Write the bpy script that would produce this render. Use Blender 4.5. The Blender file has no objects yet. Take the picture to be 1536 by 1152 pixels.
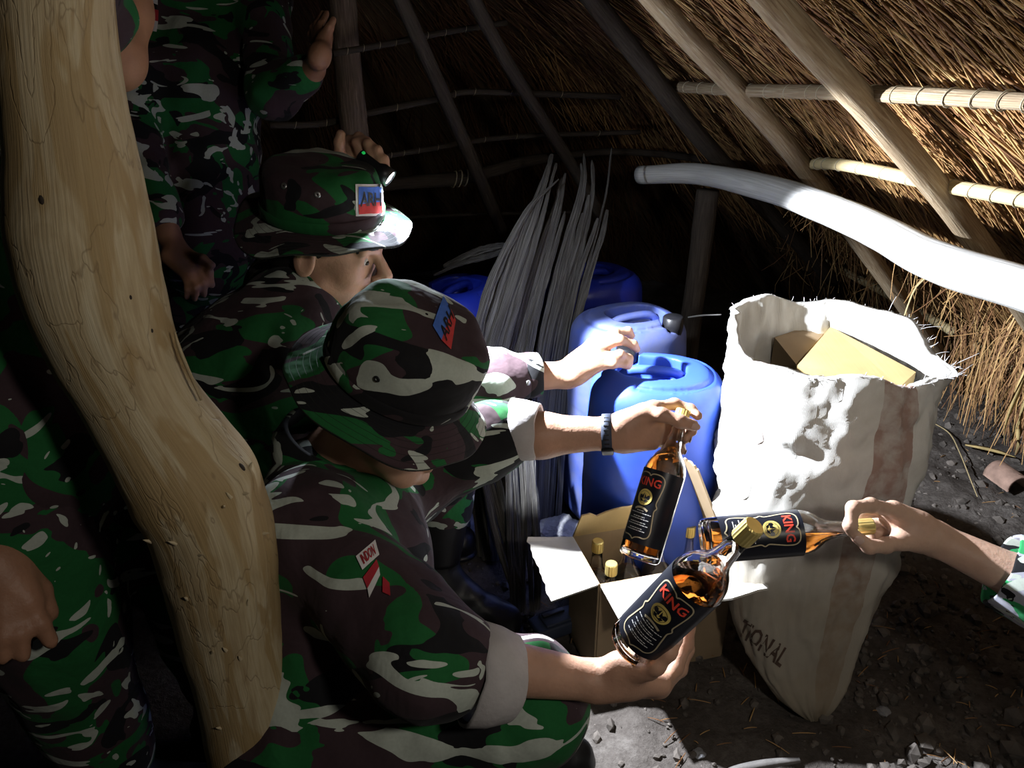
import bpy, bmesh, math, random
import numpy as np
from mathutils import Vector, Matrix, noise as mnoise
from mathutils.bvhtree import BVHTree

random.seed(7)
RNG = np.random.default_rng(7)
scene = bpy.context.scene
COL = scene.collection

# ------------------------------------------------------------------ camera
FPX = 1183.0
PITCH = math.radians(25.0)
CP, SP = math.cos(PITCH), math.sin(PITCH)
CAMH = 1.30
cam_d = bpy.data.cameras.new('camera')
cam_d.sensor_width = 36.0
cam_d.lens = FPX / 1536 * 36.0
cam_d.clip_start = 0.02
cam = bpy.data.objects.new('camera', cam_d)
cam.location = (0, 0, CAMH)
cam.rotation_euler = (math.pi / 2 - PITCH, 0, 0)
COL.objects.link(cam)
scene.camera = cam


def W(px, py, t):
    """point seen at pixel (px, py) at depth t from the lens"""
    u = (px - 768) / FPX
    v = (576 - py) / FPX
    return Vector((u * t, t * (CP + v * SP), CAMH + t * (v * CP - SP)))


def G(px, py, z=0.0):
    v = (576 - py) / FPX
    return W(px, py, (z - CAMH) / (v * CP - SP))


def YP(px, py, y):
    v = (576 - py) / FPX
    return W(px, py, y / (CP + v * SP))


# ------------------------------------------------------------------ world and light
world = bpy.data.worlds.new('night')
scene.world = world
world.use_nodes = True
world.node_tree.nodes['Background'].inputs[0].default_value = (0.55, 0.62, 0.8, 1)
world.node_tree.nodes['Background'].inputs[1].default_value = 0.006
vs = scene.view_settings
vs.view_transform = 'Standard'
vs.look = 'None'
vs.gamma = 1.0
vs.use_curve_mapping = False
vs.exposure = 0.35
scene.cycles.sample_clamp_indirect = 4.0
scene.cycles.max_bounces = 10
scene.cycles.diffuse_bounces = 1
scene.cycles.transmission_bounces = 10

TORCH_POS = W(586, 268, 1.46)          # lens of the hand torch
TORCH_DIR = Vector((0.80, -0.22, -0.56)).normalized()
TORCH_POWER = 160.0
TORCH_SPILL = 10.0
LAMP_POS = Vector((0.48, 0.0, 1.40))  # second torch, beside the photographer
LAMP_AIM = Vector((-0.12, 1.0, 0.80))
LAMP_POWER = 11.0


def spot(name, pos, direction, power, angle, blend, size, color):
    d = bpy.data.lights.new(name, 'SPOT')
    d.energy = power
    d.spot_size = math.radians(angle)
    d.spot_blend = blend
    d.shadow_soft_size = size
    d.color = color
    o = bpy.data.objects.new(name, d)
    o.location = pos
    o.rotation_euler = Vector(direction).to_track_quat('-Z', 'Y').to_euler()
    COL.objects.link(o)
    return o


spot('torch_beam', TORCH_POS + TORCH_DIR * 0.012, TORCH_DIR, TORCH_POWER, 96, 0.12, 0.012, (0.86, 0.92, 1.0))
spot('torch_spill', TORCH_POS + TORCH_DIR * 0.004, TORCH_DIR, TORCH_SPILL, 172, 0.25, 0.012, (0.80, 0.88, 1.0))
spot('second_torch_beam', LAMP_POS, LAMP_AIM - LAMP_POS, LAMP_POWER, 122, 0.8, 0.05, (1.0, 0.93, 0.82))

# ------------------------------------------------------------------ materials


def nodes(name):
    m = bpy.data.materials.new(name)
    m.use_nodes = True
    nt = m.node_tree
    b = nt.nodes['Principled BSDF']
    return m, nt, b


def N(nt, t, **kw):
    n = nt.nodes.new(t)
    for k, v in kw.items():
        if k.startswith('i_'):
            key = k[2:]
            key = int(key) if key.isdigit() else key.replace('_', ' ')
            n.inputs[key].default_value = v
        else:
            setattr(n, k, v)
    return n


def L(nt, a, b):
    nt.links.new(a, b)


def ramp(nt, src, stops, interp='LINEAR'):
    r = nt.nodes.new('ShaderNodeValToRGB')
    r.color_ramp.interpolation = interp
    e = r.color_ramp.elements
    while len(e) < len(stops):
        e.new(0.5)
    for el, (p, c) in zip(e, stops):
        el.position = p
        el.color = (*c, 1) if len(c) == 3 else c
    L(nt, src, r.inputs[0])
    return r


def mix(nt, fac, a, b):
    m = nt.nodes.new('ShaderNodeMix')
    m.data_type = 'RGBA'
    for s, v in ((m.inputs[0], fac), (m.inputs[6], a), (m.inputs[7], b)):
        if isinstance(v, (int, float)):
            s.default_value = v
        elif isinstance(v, tuple):
            s.default_value = (*v, 1)
        else:
            L(nt, v, s)
    return m.outputs[2]


def coords(nt, kind='Object', scale=(1, 1, 1), rot=(0, 0, 0), loc=(0, 0, 0)):
    tc = nt.nodes.new('ShaderNodeTexCoord')
    mp = nt.nodes.new('ShaderNodeMapping')
    mp.inputs['Scale'].default_value = scale
    mp.inputs['Rotation'].default_value = rot
    mp.inputs['Location'].default_value = loc
    L(nt, tc.outputs[kind], mp.inputs[0])
    return mp.outputs[0]


def noise(nt, vec, scale, detail=4, rough=0.55, dist=0.0):
    n = N(nt, 'ShaderNodeTexNoise', i_Scale=scale, i_Detail=detail, i_Roughness=rough, i_Distortion=dist)
    L(nt, vec, n.inputs['Vector'])
    return n.outputs['Fac']


def bump(nt, b, h, strength=0.3, dist=0.01):
    bn = N(nt, 'ShaderNodeBump', i_Strength=strength, i_Distance=dist)
    L(nt, h, bn.inputs['Height'])
    L(nt, bn.outputs[0], b.inputs['Normal'])


def simple(name, c, rough=0.6, metal=0.0, var=0.15, vscale=30, bstr=0.15, bdist=0.003, spec=0.4):
    m, nt, b = nodes(name)
    v = coords(nt)
    n = noise(nt, v, vscale)
    lo = tuple(max(0, x * (1 - var)) for x in c)
    hi = tuple(min(1, x * (1 + var)) for x in c)
    r = ramp(nt, n, [(0.3, lo), (0.7, hi)])
    L(nt, r.outputs[0], b.inputs['Base Color'])
    b.inputs['Roughness'].default_value = rough
    b.inputs['Metallic'].default_value = metal
    b.inputs['Specular IOR Level'].default_value = spec
    if bstr:
        bump(nt, b, noise(nt, v, vscale * 4), bstr, bdist)
    return m


GREEN, BROWN, BLACK, PALE = (0.015, 0.120, 0.033), (0.050, 0.030, 0.036), (0.010, 0.010, 0.012), (0.46, 0.50, 0.44)


def camo(name, seed, size=1.0, rot=(0.4, 0.5, 0.7), stitch=False, pale=False):
    m, nt, b = nodes(name)
    s = 1.0 / size

    def layer(sc, off, stretch, r):
        return coords(nt, 'Object', (sc * s * stretch, sc * s, sc * s), r, (seed * 3.7 + off, seed * 1.3 - off, off * 2.1))
    n1 = noise(nt, layer(8, 0, 0.55, rot), 1.0, 2.5, 0.45, 1.1)
    n2 = noise(nt, layer(9, 5, 0.5, rot), 1.0, 2.5, 0.45, 1.3)
    n3 = noise(nt, layer(12, 11, 0.30, (rot[0] + .5, rot[1], rot[2] + .3)), 1.0, 2.0, 0.4, 1.7)
    n4 = noise(nt, layer(20, 17, 0.26, (rot[0] - .5, rot[1] + .4, rot[2] - .5)), 1.0, 1.5, 0.4, 1.2)
    f1 = ramp(nt, n1, [(0.0, (0, 0, 0)), (0.485, (1, 1, 1))], 'CONSTANT').outputs[0]
    f2 = ramp(nt, n2, [(0.0, (0, 0, 0)), (0.565, (1, 1, 1))], 'CONSTANT').outputs[0]
    f3 = ramp(nt, n3, [(0.0, (0, 0, 0)), (0.605, (1, 1, 1))], 'CONSTANT').outputs[0]
    f4 = ramp(nt, n4, [(0.0, (0, 0, 0)), (0.665, (1, 1, 1))], 'CONSTANT').outputs[0]
    c = mix(nt, f1, (0.36, 0.36, 0.42) if pale else GREEN, (0.03, 0.30, 0.10) if pale else BROWN)
    c = mix(nt, f2, c, BLACK)
    c = mix(nt, f3, c, PALE)
    c = mix(nt, f4, c, PALE)
    v = coords(nt)
    weave = noise(nt, v, 260, 2)
    c = mix(nt, ramp(nt, weave, [(0.3, (0.10,) * 3), (0.7, (0, 0, 0))]).outputs[0], c, (0.0, 0.0, 0.0))
    folds = noise(nt, v, 13, 3, 0.5, 0.4)
    h = folds
    if stitch:
        uv = coords(nt, 'UV', (1, 7, 1))
        sx = nt.nodes.new('ShaderNodeSeparateXYZ')
        L(nt, uv, sx.inputs[0])
        fr = N(nt, 'ShaderNodeMath', operation='FRACT')
        L(nt, sx.outputs[1], fr.inputs[0])
        line = ramp(nt, fr.outputs[0], [(0.0, (1, 1, 1)), (0.1, (0, 0, 0))])
        c = mix(nt, line.outputs[0], c, (0.02, 0.022, 0.02))
        sub = N(nt, 'ShaderNodeMath', operation='SUBTRACT')
        L(nt, folds, sub.inputs[0])
        L(nt, line.outputs[0], sub.inputs[1])
        h = sub.outputs[0]
    L(nt, c, b.inputs['Base Color'])
    b.inputs['Roughness'].default_value = 0.85
    b.inputs['Specular IOR Level'].default_value = 0.2
    b.inputs['Sheen Weight'].default_value = 0.04
    bump(nt, b, h, 0.45, 0.02)
    return m


def skin(name, c):
    m, nt, b = nodes(name)
    v = coords(nt)
    n = noise(nt, v, 22, 4)
    r = ramp(nt, n, [(0.3, tuple(x * 0.84 for x in c)), (0.7, tuple(min(1, x * 1.1) for x in c))])
    L(nt, r.outputs[0], b.inputs['Base Color'])
    b.inputs['Roughness'].default_value = 0.5
    b.inputs['Specular IOR Level'].default_value = 0.4
    b.inputs['Subsurface Weight'].default_value = 0.12
    b.inputs['Subsurface Radius'].default_value = (0.012, 0.005, 0.003)
    b.inputs['Subsurface Scale'].default_value = 0.5
    w = noise(nt, coords(nt, 'Object', (1, 1, 1)), 160, 3)
    bump(nt, b, w, 0.25, 0.003)
    return m


def wood(name, stops, streak=(1, 1, 0.12), scale=30, rough=0.75, bstr=0.5, patch=None, kind='UV'):
    m, nt, b = nodes(name)
    v = coords(nt, kind, streak)
    n = noise(nt, v, scale, 6, 0.62, 0.6)
    r = ramp(nt, n, stops)
    c = r.outputs[0]
    if patch:
        v2 = coords(nt, 'Object', (1, 1, 0.6))
        p = noise(nt, v2, patch[1], 3, 0.5, 0.5)
        f = ramp(nt, p, [(patch[2], (0, 0, 0)), (patch[2] + 0.05, (1, 1, 1))])
        c = mix(nt, f.outputs[0], c, patch[0])
    L(nt, c, b.inputs['Base Color'])
    b.inputs['Roughness'].default_value = rough
    b.inputs['Specular IOR Level'].default_value = 0.25
    bump(nt, b, n, bstr, 0.006)
    return m


M = {}
M['skin_bronze'] = skin('skin_bronze', (0.40, 0.205, 0.125))
M['skin_tan'] = skin('skin_tan', (0.50, 0.285, 0.195))
M['skin_light'] = skin('skin_light', (0.60, 0.38, 0.28))
M['camo_a'] = camo('camo_a', 1, 1.15)
M['camo_b'] = camo('camo_b', 2, 0.95, (0.2, 0.9, 0.3))
M['camo_c'] = camo('camo_c', 3, 1.3, (0.9, 0.2, 1.2))
M['camo_d'] = camo('camo_d', 4, 0.9, (0.1, 0.3, 0.6))
M['camo_brim'] = camo('camo_brim', 6, 0.9, (0.3, 0.1, 0.9), stitch=True)
M['camo_cuff'] = camo('camo_cuff', 8, 0.6, (0.2, 0.2, 0.2), pale=True)
M['cuff'] = simple('cuff_lining', (0.45, 0.42, 0.42), 0.9, var=0.08, bstr=0.3)
M['black_boot'] = simple('black_boot', (0.012, 0.012, 0.014), 0.45, var=0.3)
M['hair'] = simple('hair', (0.012, 0.010, 0.009), 0.6, var=0.4, vscale=90, bstr=0.6)
M['eye'] = simple('eye', (0.6, 0.57, 0.54), 0.2, var=0.02, bstr=0)
M['iris'] = simple('iris', (0.02, 0.012, 0.008), 0.2, var=0.02, bstr=0)
M['white'] = simple('white_thread', (0.72, 0.70, 0.70), 0.8, var=0.05, vscale=80)
M['red'] = simple('red_thread', (0.42, 0.022, 0.035), 0.8, var=0.1, vscale=80)
M['patch_blue'] = simple('blue_thread', (0.07, 0.17, 0.60), 0.8, var=0.1, vscale=80)
M['patch_red'] = simple('patch_red', (0.60, 0.05, 0.05), 0.8, var=0.1, vscale=80)
M['black'] = simple('black_plastic', (0.012, 0.012, 0.015), 0.4, var=0.2)
M['metal_grey'] = simple('metal_grey', (0.3, 0.3, 0.3), 0.35, 0.8, var=0.1)
M['strap'] = simple('strap_rubber', (0.035, 0.045, 0.075), 0.55, var=0.15)
M['gold'] = simple('gold_cap', (0.88, 0.70, 0.26), 0.32, 0.7, var=0.1, bstr=0)
M['gold_print'] = simple('gold_print', (0.80, 0.62, 0.18), 0.45, 0.0, var=0.06, bstr=0)
M['cream_print'] = simple('cream_print', (0.55, 0.46, 0.30), 0.45, 0.1, var=0.05, bstr=0)
M['label'] = simple('label_navy', (0.010, 0.011, 0.018), 0.35, var=0.1, bstr=0)
M['print_red'] = simple('print_red', (0.92, 0.085, 0.05), 0.4, var=0.03, bstr=0)
M['print_white'] = simple('print_white', (0.75, 0.75, 0.75), 0.5, var=0.03, bstr=0)
M['rope'] = simple('lashing', (0.42, 0.36, 0.25), 0.85, var=0.25, vscale=60)
M['clay'] = simple('clay', (0.42, 0.27, 0.21), 0.8, var=0.3, vscale=25, bstr=0.5)
M['stone'] = simple('stone', (0.33, 0.33, 0.35), 0.9, var=0.25, vscale=20, bstr=0.5, bdist=0.01)
M['leaf_grey'] = simple('weathered_leaf', (0.20, 0.185, 0.175), 0.85, var=0.3, vscale=25, bstr=0.3)
M['leaf'] = simple('dry_leaf', (0.50, 0.37, 0.16), 0.7, var=0.3, vscale=25, bstr=0.3)


def can_mat(name, c, dirt_shade):
    m, nt, b = nodes(name)
    v = coords(nt)
    n = noise(nt, v, 9, 6, 0.65, 0.3)
    f = ramp(nt, n, [(0.5 - dirt_shade * 0.35, (0, 0, 0)), (0.85 - dirt_shade * 0.3, (dirt_shade,) * 3)])
    cc = mix(nt, f.outputs[0], c, (0.16, 0.17, 0.22))
    L(nt, cc, b.inputs['Base Color'])
    rr = ramp(nt, n, [(0.3, (0.32,) * 3), (0.8, (0.55,) * 3)])
    L(nt, rr.outputs[0], b.inputs['Roughness'])
    bump(nt, b, noise(nt, v, 60, 3), 0.08, 0.003)
    return m


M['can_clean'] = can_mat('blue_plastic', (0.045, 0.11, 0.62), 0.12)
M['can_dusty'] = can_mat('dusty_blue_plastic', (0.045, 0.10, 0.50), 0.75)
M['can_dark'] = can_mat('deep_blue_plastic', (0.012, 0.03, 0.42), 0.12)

M['pole'] = None


def pole_mat():
    m, nt, b = nodes('peeled_pole')
    v = coords(nt, 'UV', (3, 1.0, 1))
    n = noise(nt, v, 7, 6, 0.6, 0.8)
    fib = noise(nt, coords(nt, 'UV', (40, 2.2, 1)), 4, 5, 0.6, 0.3)
    pt = noise(nt, coords(nt, 'UV', (3, 1.6, 1), (0, 0, 0), (3, 8, 0)), 3.0, 3, 0.5, 1.0)
    c = ramp(nt, n, [(0.25, (0.36, 0.26, 0.14)), (0.5, (0.52, 0.42, 0.26)), (0.75, (0.62, 0.54, 0.38))]).outputs[0]
    f = ramp(nt, pt, [(0.5, (0, 0, 0)), (0.56, (0.75,) * 3)])
    c = mix(nt, f.outputs[0], c, (0.36, 0.24, 0.10))
    ff = ramp(nt, fib, [(0.3, (0.35,) * 3), (0.6, (0, 0, 0))])
    c = mix(nt, ff.outputs[0], c, (0.26, 0.17, 0.08))
    # cracks in the remaining bark
    vo = N(nt, 'ShaderNodeTexVoronoi', feature='DISTANCE_TO_EDGE', i_Scale=2.6)
    wv = N(nt, 'ShaderNodeTexNoise', i_Scale=3.0, i_Detail=4.0)
    vv = coords(nt, 'UV', (2.0, 1.5, 1))
    L(nt, vv, wv.inputs['Vector'])
    ad = N(nt, 'ShaderNodeVectorMath', operation='ADD')
    L(nt, vv, ad.inputs[0])
    L(nt, wv.outputs['Color'], ad.inputs[1])
    L(nt, ad.outputs[0], vo.inputs['Vector'])
    ck = ramp(nt, vo.outputs['Distance'], [(0.0, (0.45,) * 3), (0.018, (0, 0, 0))])
    c = mix(nt, ck.outputs[0], c, (0.17, 0.11, 0.055))
    L(nt, c, b.inputs['Base Color'])
    b.inputs['Roughness'].default_value = 0.62
    b.inputs['Specular IOR Level'].default_value = 0.3
    sb = N(nt, 'ShaderNodeMath', operation='SUBTRACT')
    L(nt, fib, sb.inputs[0])
    L(nt, ck.outputs[0], sb.inputs[1])
    bump(nt, b, sb.outputs[0], 0.35, 0.006)
    return m


M['pole'] = pole_mat()
M['beam'] = wood('pale_barkless_wood', [(0.3, (0.42, 0.41, 0.40)), (0.6, (0.60, 0.59, 0.57)), (0.8, (0.68, 0.67, 0.65))], (6, 0.8, 1), 5, 0.7, 0.4)
M['rafter'] = wood('rafter_bark', [(0.3, (0.20, 0.13, 0.075)), (0.55, (0.36, 0.27, 0.17)), (0.8, (0.50, 0.44, 0.36))], (6, 2, 1), 6, 0.8, 0.6)
M['bamboo'] = wood('bamboo', [(0.3, (0.50, 0.38, 0.19)), (0.7, (0.66, 0.53, 0.30))], (10, 1, 1), 5, 0.5, 0.25)
M['post_bark'] = wood('post_bark', [(0.3, (0.06, 0.042, 0.032)), (0.55, (0.14, 0.10, 0.075)), (0.8, (0.24, 0.18, 0.14))], (6, 2, 1), 6, 0.85, 0.7)
M['dark_pole'] = wood('shade_toned_pole', [(0.3, (0.025, 0.018, 0.014)), (0.7, (0.07, 0.055, 0.042))], (6, 2, 1), 6, 0.85, 0.5)  # dark wood, tone lowered to paint in the unlit back of the hut
M['bark'] = wood('weathered_palm_wood', [(0.36, (0.018, 0.016, 0.014)), (0.46, (0.08, 0.072, 0.065)), (0.58, (0.20, 0.19, 0.175)), (0.78, (0.36, 0.345, 0.33))], (34, 2.2, 1), 3, 0.95, 1.0)


def straw_mat():
    m, nt, b = nodes('straw')
    a = N(nt, 'ShaderNodeAttribute', attribute_name='shade')
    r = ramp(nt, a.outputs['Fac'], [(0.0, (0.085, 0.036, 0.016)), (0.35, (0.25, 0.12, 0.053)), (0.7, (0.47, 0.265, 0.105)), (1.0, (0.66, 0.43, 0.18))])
    L(nt, r.outputs[0], b.inputs['Base Color'])
    b.inputs['Roughness'].default_value = 0.6
    b.inputs['Specular IOR Level'].default_value = 0.3
    return m


M['straw'] = straw_mat()


def thatch_mat():
    m, nt, b = nodes('thatch_mass')
    v = coords(nt, 'UV', (60, 1.5, 1))
    n = noise(nt, v, 3, 5, 0.65, 0.3)
    r = ramp(nt, n, [(0.3, (0.03, 0.018, 0.009)), (0.5, (0.11, 0.066, 0.03)), (0.75, (0.25, 0.16, 0.075))])
    L(nt, r.outputs[0], b.inputs['Base Color'])
    b.inputs['Roughness'].default_value = 0.9
    bump(nt, b, n, 0.8, 0.02)
    return m


M['thatch'] = thatch_mat()


def soil_mat():
    m, nt, b = nodes('packed_soil')
    v = coords(nt)
    n = noise(nt, v, 5, 8, 0.65)
    n2 = noise(nt, v, 70, 5, 0.7)
    r = ramp(nt, n, [(0.3, (0.055, 0.046, 0.04)), (0.55, (0.14, 0.122, 0.11)), (0.78, (0.27, 0.245, 0.225))])
    r2 = ramp(nt, n2, [(0.35, (0.55,) * 3), (0.6, (0, 0, 0))])
    c = mix(nt, r2.outputs[0], r.outputs[0], (0.05, 0.04, 0.035))
    L(nt, c, b.inputs['Base Color'])
    b.inputs['Roughness'].default_value = 0.95
    b.inputs['Specular IOR Level'].default_value = 0.15
    bump(nt, b, n2, 0.7, 0.012)
    return m


M['soil'] = soil_mat()
M['crumb'] = simple('soil_crumb', (0.14, 0.12, 0.105), 0.95, var=0.5, vscale=14, bstr=0.4)


def card_mat(name, c):
    m, nt, b = nodes(name)
    v = coords(nt)
    n = noise(nt, v, 12, 5)
    flute = noise(nt, coords(nt, 'Object', (160, 4, 4)), 1.0, 2)
    r = ramp(nt, n, [(0.3, tuple(x * 0.85 for x in c)), (0.7, tuple(min(1, x * 1.06) for x in c))])
    L(nt, r.outputs[0], b.inputs['Base Color'])
    b.inputs['Roughness'].default_value = 0.85
    b.inputs['Specular IOR Level'].default_value = 0.2
    bump(nt, b, flute, 0.12, 0.002)
    return m


M['card'] = card_mat('kraft_cardboard', (0.38, 0.275, 0.17))
M['card_white'] = card_mat('pale_cardboard_face', (0.62, 0.585, 0.53))
M['card_tan'] = card_mat('tan_cardboard', (0.60, 0.43, 0.20))


def sack_mat():
    m, nt, b = nodes('woven_sack')
    uvn = coords(nt, 'UV')
    sx = nt.nodes.new('ShaderNodeSeparateXYZ')
    L(nt, uvn, sx.inputs[0])
    v = coords(nt)
    n = noise(nt, v, 11, 5, 0.6, 0.5)
    weave = N(nt, 'ShaderNodeTexWave', i_Scale=60.0, i_Distortion=1.5)
    L(nt, coords(nt, 'UV', (3, 3, 1)), weave.inputs['Vector'])
    base = ramp(nt, n, [(0.25, (0.56, 0.54, 0.50)), (0.6, (0.72, 0.71, 0.68))]).outputs[0]
    # faded printed band running up the sack
    bd = ramp(nt, sx.outputs[0], [(0.0, (0, 0, 0)), (0.56, (0.6, 0.6, 0.6)), (0.60, (0, 0, 0)), (0.772, (1, 1, 1)), (0.835, (0, 0, 0))], 'CONSTANT')
    fade = ramp(nt, noise(nt, v, 26, 4, 0.6, 0.3), [(0.35, (0.3,) * 3), (0.6, (0.85,) * 3)])
    f = N(nt, 'ShaderNodeMath', operation='MULTIPLY')
    L(nt, bd.outputs[0], f.inputs[0])
    L(nt, fade.outputs[0], f.inputs[1])
    c = mix(nt, f.outputs[0], base, (0.33, 0.19, 0.15))
    dirt_shade = ramp(nt, sx.outputs[1], [(0.0, (0.9,) * 3), (0.38, (0.7,) * 3), (0.60, (0, 0, 0))])  # dirt brown that also paints the shade on the sack's lower half
    c = mix(nt, dirt_shade.outputs[0], c, (0.27, 0.215, 0.14))
    L(nt, c, b.inputs['Base Color'])
    b.inputs['Roughness'].default_value = 0.75
    b.inputs['Specular IOR Level'].default_value = 0.25
    bump(nt, b, weave.outputs['Fac'], 0.15, 0.002)
    return m


M['sack'] = sack_mat()
M['sack_print'] = simple('faded_print', (0.085, 0.05, 0.036), 0.8, var=0.3, vscale=60, bstr=0)


def glass_mat(name, c, ior, rough=0.02):
    m, nt, b = nodes(name)
    n = noise(nt, coords(nt), 40, 2)
    r = ramp(nt, n, [(0.2, tuple(x * 0.97 for x in c)), (0.8, c)])
    L(nt, r.outputs[0], b.inputs['Base Color'])
    b.inputs['Transmission Weight'].default_value = 1.0
    b.inputs['Roughness'].default_value = rough
    b.inputs['IOR'].default_value = ior
    return m


M['glass'] = glass_mat('clear_glass', (0.98, 0.97, 0.96), 1.45)
M['amber'] = glass_mat('amber_spirit', (0.80, 0.28, 0.045), 1.34)


def emit(name, c, s):
    m, nt, b = nodes(name)
    b.inputs['Base Color'].default_value = (*c, 1)
    b.inputs['Emission Color'].default_value = (*c, 1)
    b.inputs['Emission Strength'].default_value = s
    return m


M['lens'] = emit('lit_lens', (0.9, 0.95, 1.0), 60.0)
M['led_green'] = emit('green_led', (0.02, 0.8, 0.15), 0.25)

# ------------------------------------------------------------------ object helpers
ORG = {}


def thing(name, label, cat, loc, group=None):
    o = bpy.data.objects.new(name, None)
    o.empty_display_size = 0.05
    COL.objects.link(o)
    o.location = loc
    o['label'] = label
    o['category'] = cat
    if group:
        o['group'] = group
    ORG[o.name] = Vector(loc)
    return o


def add(name, V, F, mat, parent=None, smooth=True, label=None, cat=None, group=None, kind=None, loc=None, uv=None, attr=None):
    """link world-space geometry as one mesh object (origin at its thing's base)"""
    V = np.asarray(V, dtype=np.float64).reshape(-1, 3)
    if parent is not None:
        org = ORG[parent.name]
    elif loc is not None:
        org = Vector(loc)
    else:
        lo, hi = V.min(0), V.max(0)
        org = Vector(((lo[0] + hi[0]) / 2, (lo[1] + hi[1]) / 2, lo[2]))
    V = V - np.array(org)
    me = bpy.data.meshes.new(name)
    if isinstance(F, np.ndarray) and F.ndim == 2:
        n, k = F.shape
        me.vertices.add(len(V))
        me.vertices.foreach_set('co', V.astype(np.float32).ravel())
        me.loops.add(n * k)
        me.loops.foreach_set('vertex_index', F.astype(np.int32).ravel())
        me.polygons.add(n)
        me.polygons.foreach_set('loop_start', np.arange(0, n * k, k, dtype=np.int32))
        me.update(calc_edges=True)
    else:
        me.from_pydata([tuple(v) for v in V], [], [tuple(f) for f in F])
        me.update()
    if smooth:
        me.polygons.foreach_set('use_smooth', [True] * len(me.polygons))
    if uv is not None:
        ul = me.uv_layers.new(name='UVMap')
        li = np.empty(len(me.loops), dtype=np.int32)
        me.loops.foreach_get('vertex_index', li)
        ul.data.foreach_set('uv', np.asarray(uv, dtype=np.float32)[li].ravel())
    if attr is not None:
        at = me.attributes.new('shade', 'FLOAT', 'POINT')
        at.data.foreach_set('value', np.asarray(attr, dtype=np.float32))
    me.materials.append(mat)
    o = bpy.data.objects.new(name, me)
    COL.objects.link(o)
    if parent is not None:
        o.parent = parent
    if parent is None or parent.type != 'EMPTY':
        pass
    if parent is None:
        o.location = org
        if cat:
            o['category'] = cat
    if label:
        o['label'] = label
    if group:
        o['group'] = group
    if kind:
        o['kind'] = kind
    ORG[o.name] = org
    return o


def bvh_of(*objs):
    vs_, fs_ = [], []
    for o in objs:
        off = len(vs_)
        g = ORG[o.name]
        vs_ += [Vector(v.co) + g for v in o.data.vertices]
        fs_ += [[i + off for i in p.vertices] for p in o.data.polygons]
    return BVHTree.FromPolygons(vs_, fs_)


def catmull(pts, n):
    """resample a list of vectors (any dimension) with a Catmull-Rom curve"""
    P = np.array([list(p) for p in pts], dtype=float)
    P = np.vstack([2 * P[0] - P[1], P, 2 * P[-1] - P[-2]])
    out = []
    segs = len(P) - 3
    for s in np.linspace(0, segs - 1e-6, n):
        i = int(s)
        t = s - i
        a, b, c, d = P[i:i + 4]
        out.append(0.5 * ((2 * b) + (c - a) * t + (2 * a - 5 * b + 4 * c - d) * t * t + (3 * b - a - 3 * c + d) * t ** 3))
    return np.array(out)


def frames(P):
    """parallel-transport frames along a polyline"""
    P = np.asarray(P)
    T = np.gradient(P, axis=0)
    T /= np.linalg.norm(T, axis=1)[:, None] + 1e-12
    ref = np.array([0, 0, 1.0]) if abs(T[0][2]) < 0.9 else np.array([1.0, 0, 0])
    u = np.cross(T[0], ref)
    u /= np.linalg.norm(u)
    U, Vv = [], []
    for t in T:
        u = u - t * np.dot(u, t)
        u /= np.linalg.norm(u) + 1e-12
        U.append(u)
        Vv.append(np.cross(t, u))
    return T, np.array(U), np.array(Vv)


def tube(pts, radii, n=24, seg=12, rough=0.0, fx=1.0, seed=0, cap=True, side=None, ridges=0.0, rfreq=6.0):
    """swept tube; returns V, F, UV. radii: per control point"""
    ctrl = [list(p) + [r] for p, r in zip(pts, radii)]
    S = catmull(ctrl, n)
    P, R = S[:, :3], S[:, 3]
    T, U, B = frames(P)
    if side is not None:
        s = np.array(side, dtype=float)
        U = s - T * (T @ s)[:, None]
        U /= np.linalg.norm(U, axis=1)[:, None]
        B = np.cross(T, U)
    V, UV = [], []
    length = np.concatenate([[0], np.cumsum(np.linalg.norm(np.diff(P, axis=0), axis=1))])
    rg = np.random.default_rng(seed + 91)
    rid = rg.uniform(-1, 1, seg)
    for i in range(n):
        for j in range(seg):
            a = 2 * math.pi * j / seg
            r = R[i]
            if rough:
                q = Vector(P[i]) * rfreq + Vector((math.cos(a) * .8, math.sin(a) * .8, seed * 3.1))
                r *= 1 + rough * mnoise.noise(q) + rough * .5 * mnoise.noise(q * 3.1)
            if ridges:
                r *= 1 + ridges * rid[j] * (0.7 + 0.6 * mnoise.noise(Vector((j * 2.3, length[i] * 5, seed))))
            V.append(P[i] + U[i] * math.cos(a) * r * fx + B[i] * math.sin(a) * r)
            UV.append((j / seg if j <= seg / 2 else 1 - j / seg, length[i]))
    F = []
    for i in range(n - 1):
        for j in range(seg):
            k = (j + 1) % seg
            F.append((i * seg + j, i * seg + k, (i + 1) * seg + k, (i + 1) * seg + j))
    if cap:
        V.append(P[0])
        UV.append((0.2, 0))
        c0 = len(V) - 1
        V.append(P[-1])
        UV.append((0.2, length[-1]))
        c1 = len(V) - 1
        for j in range(seg):
            k = (j + 1) % seg
            F.append((c0, k, j))
            F.append((c1, (n - 1) * seg + j, (n - 1) * seg + k))
    return np.array(V), F, np.array(UV)


def basis(fwd, up):
    f = Vector(fwd).normalized()
    u = Vector(up)
    u = (u - f * u.dot(f)).normalized()
    l = u.cross(f)
    return Matrix((f, l, u)).transposed()      # columns fwd, left, up


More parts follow.
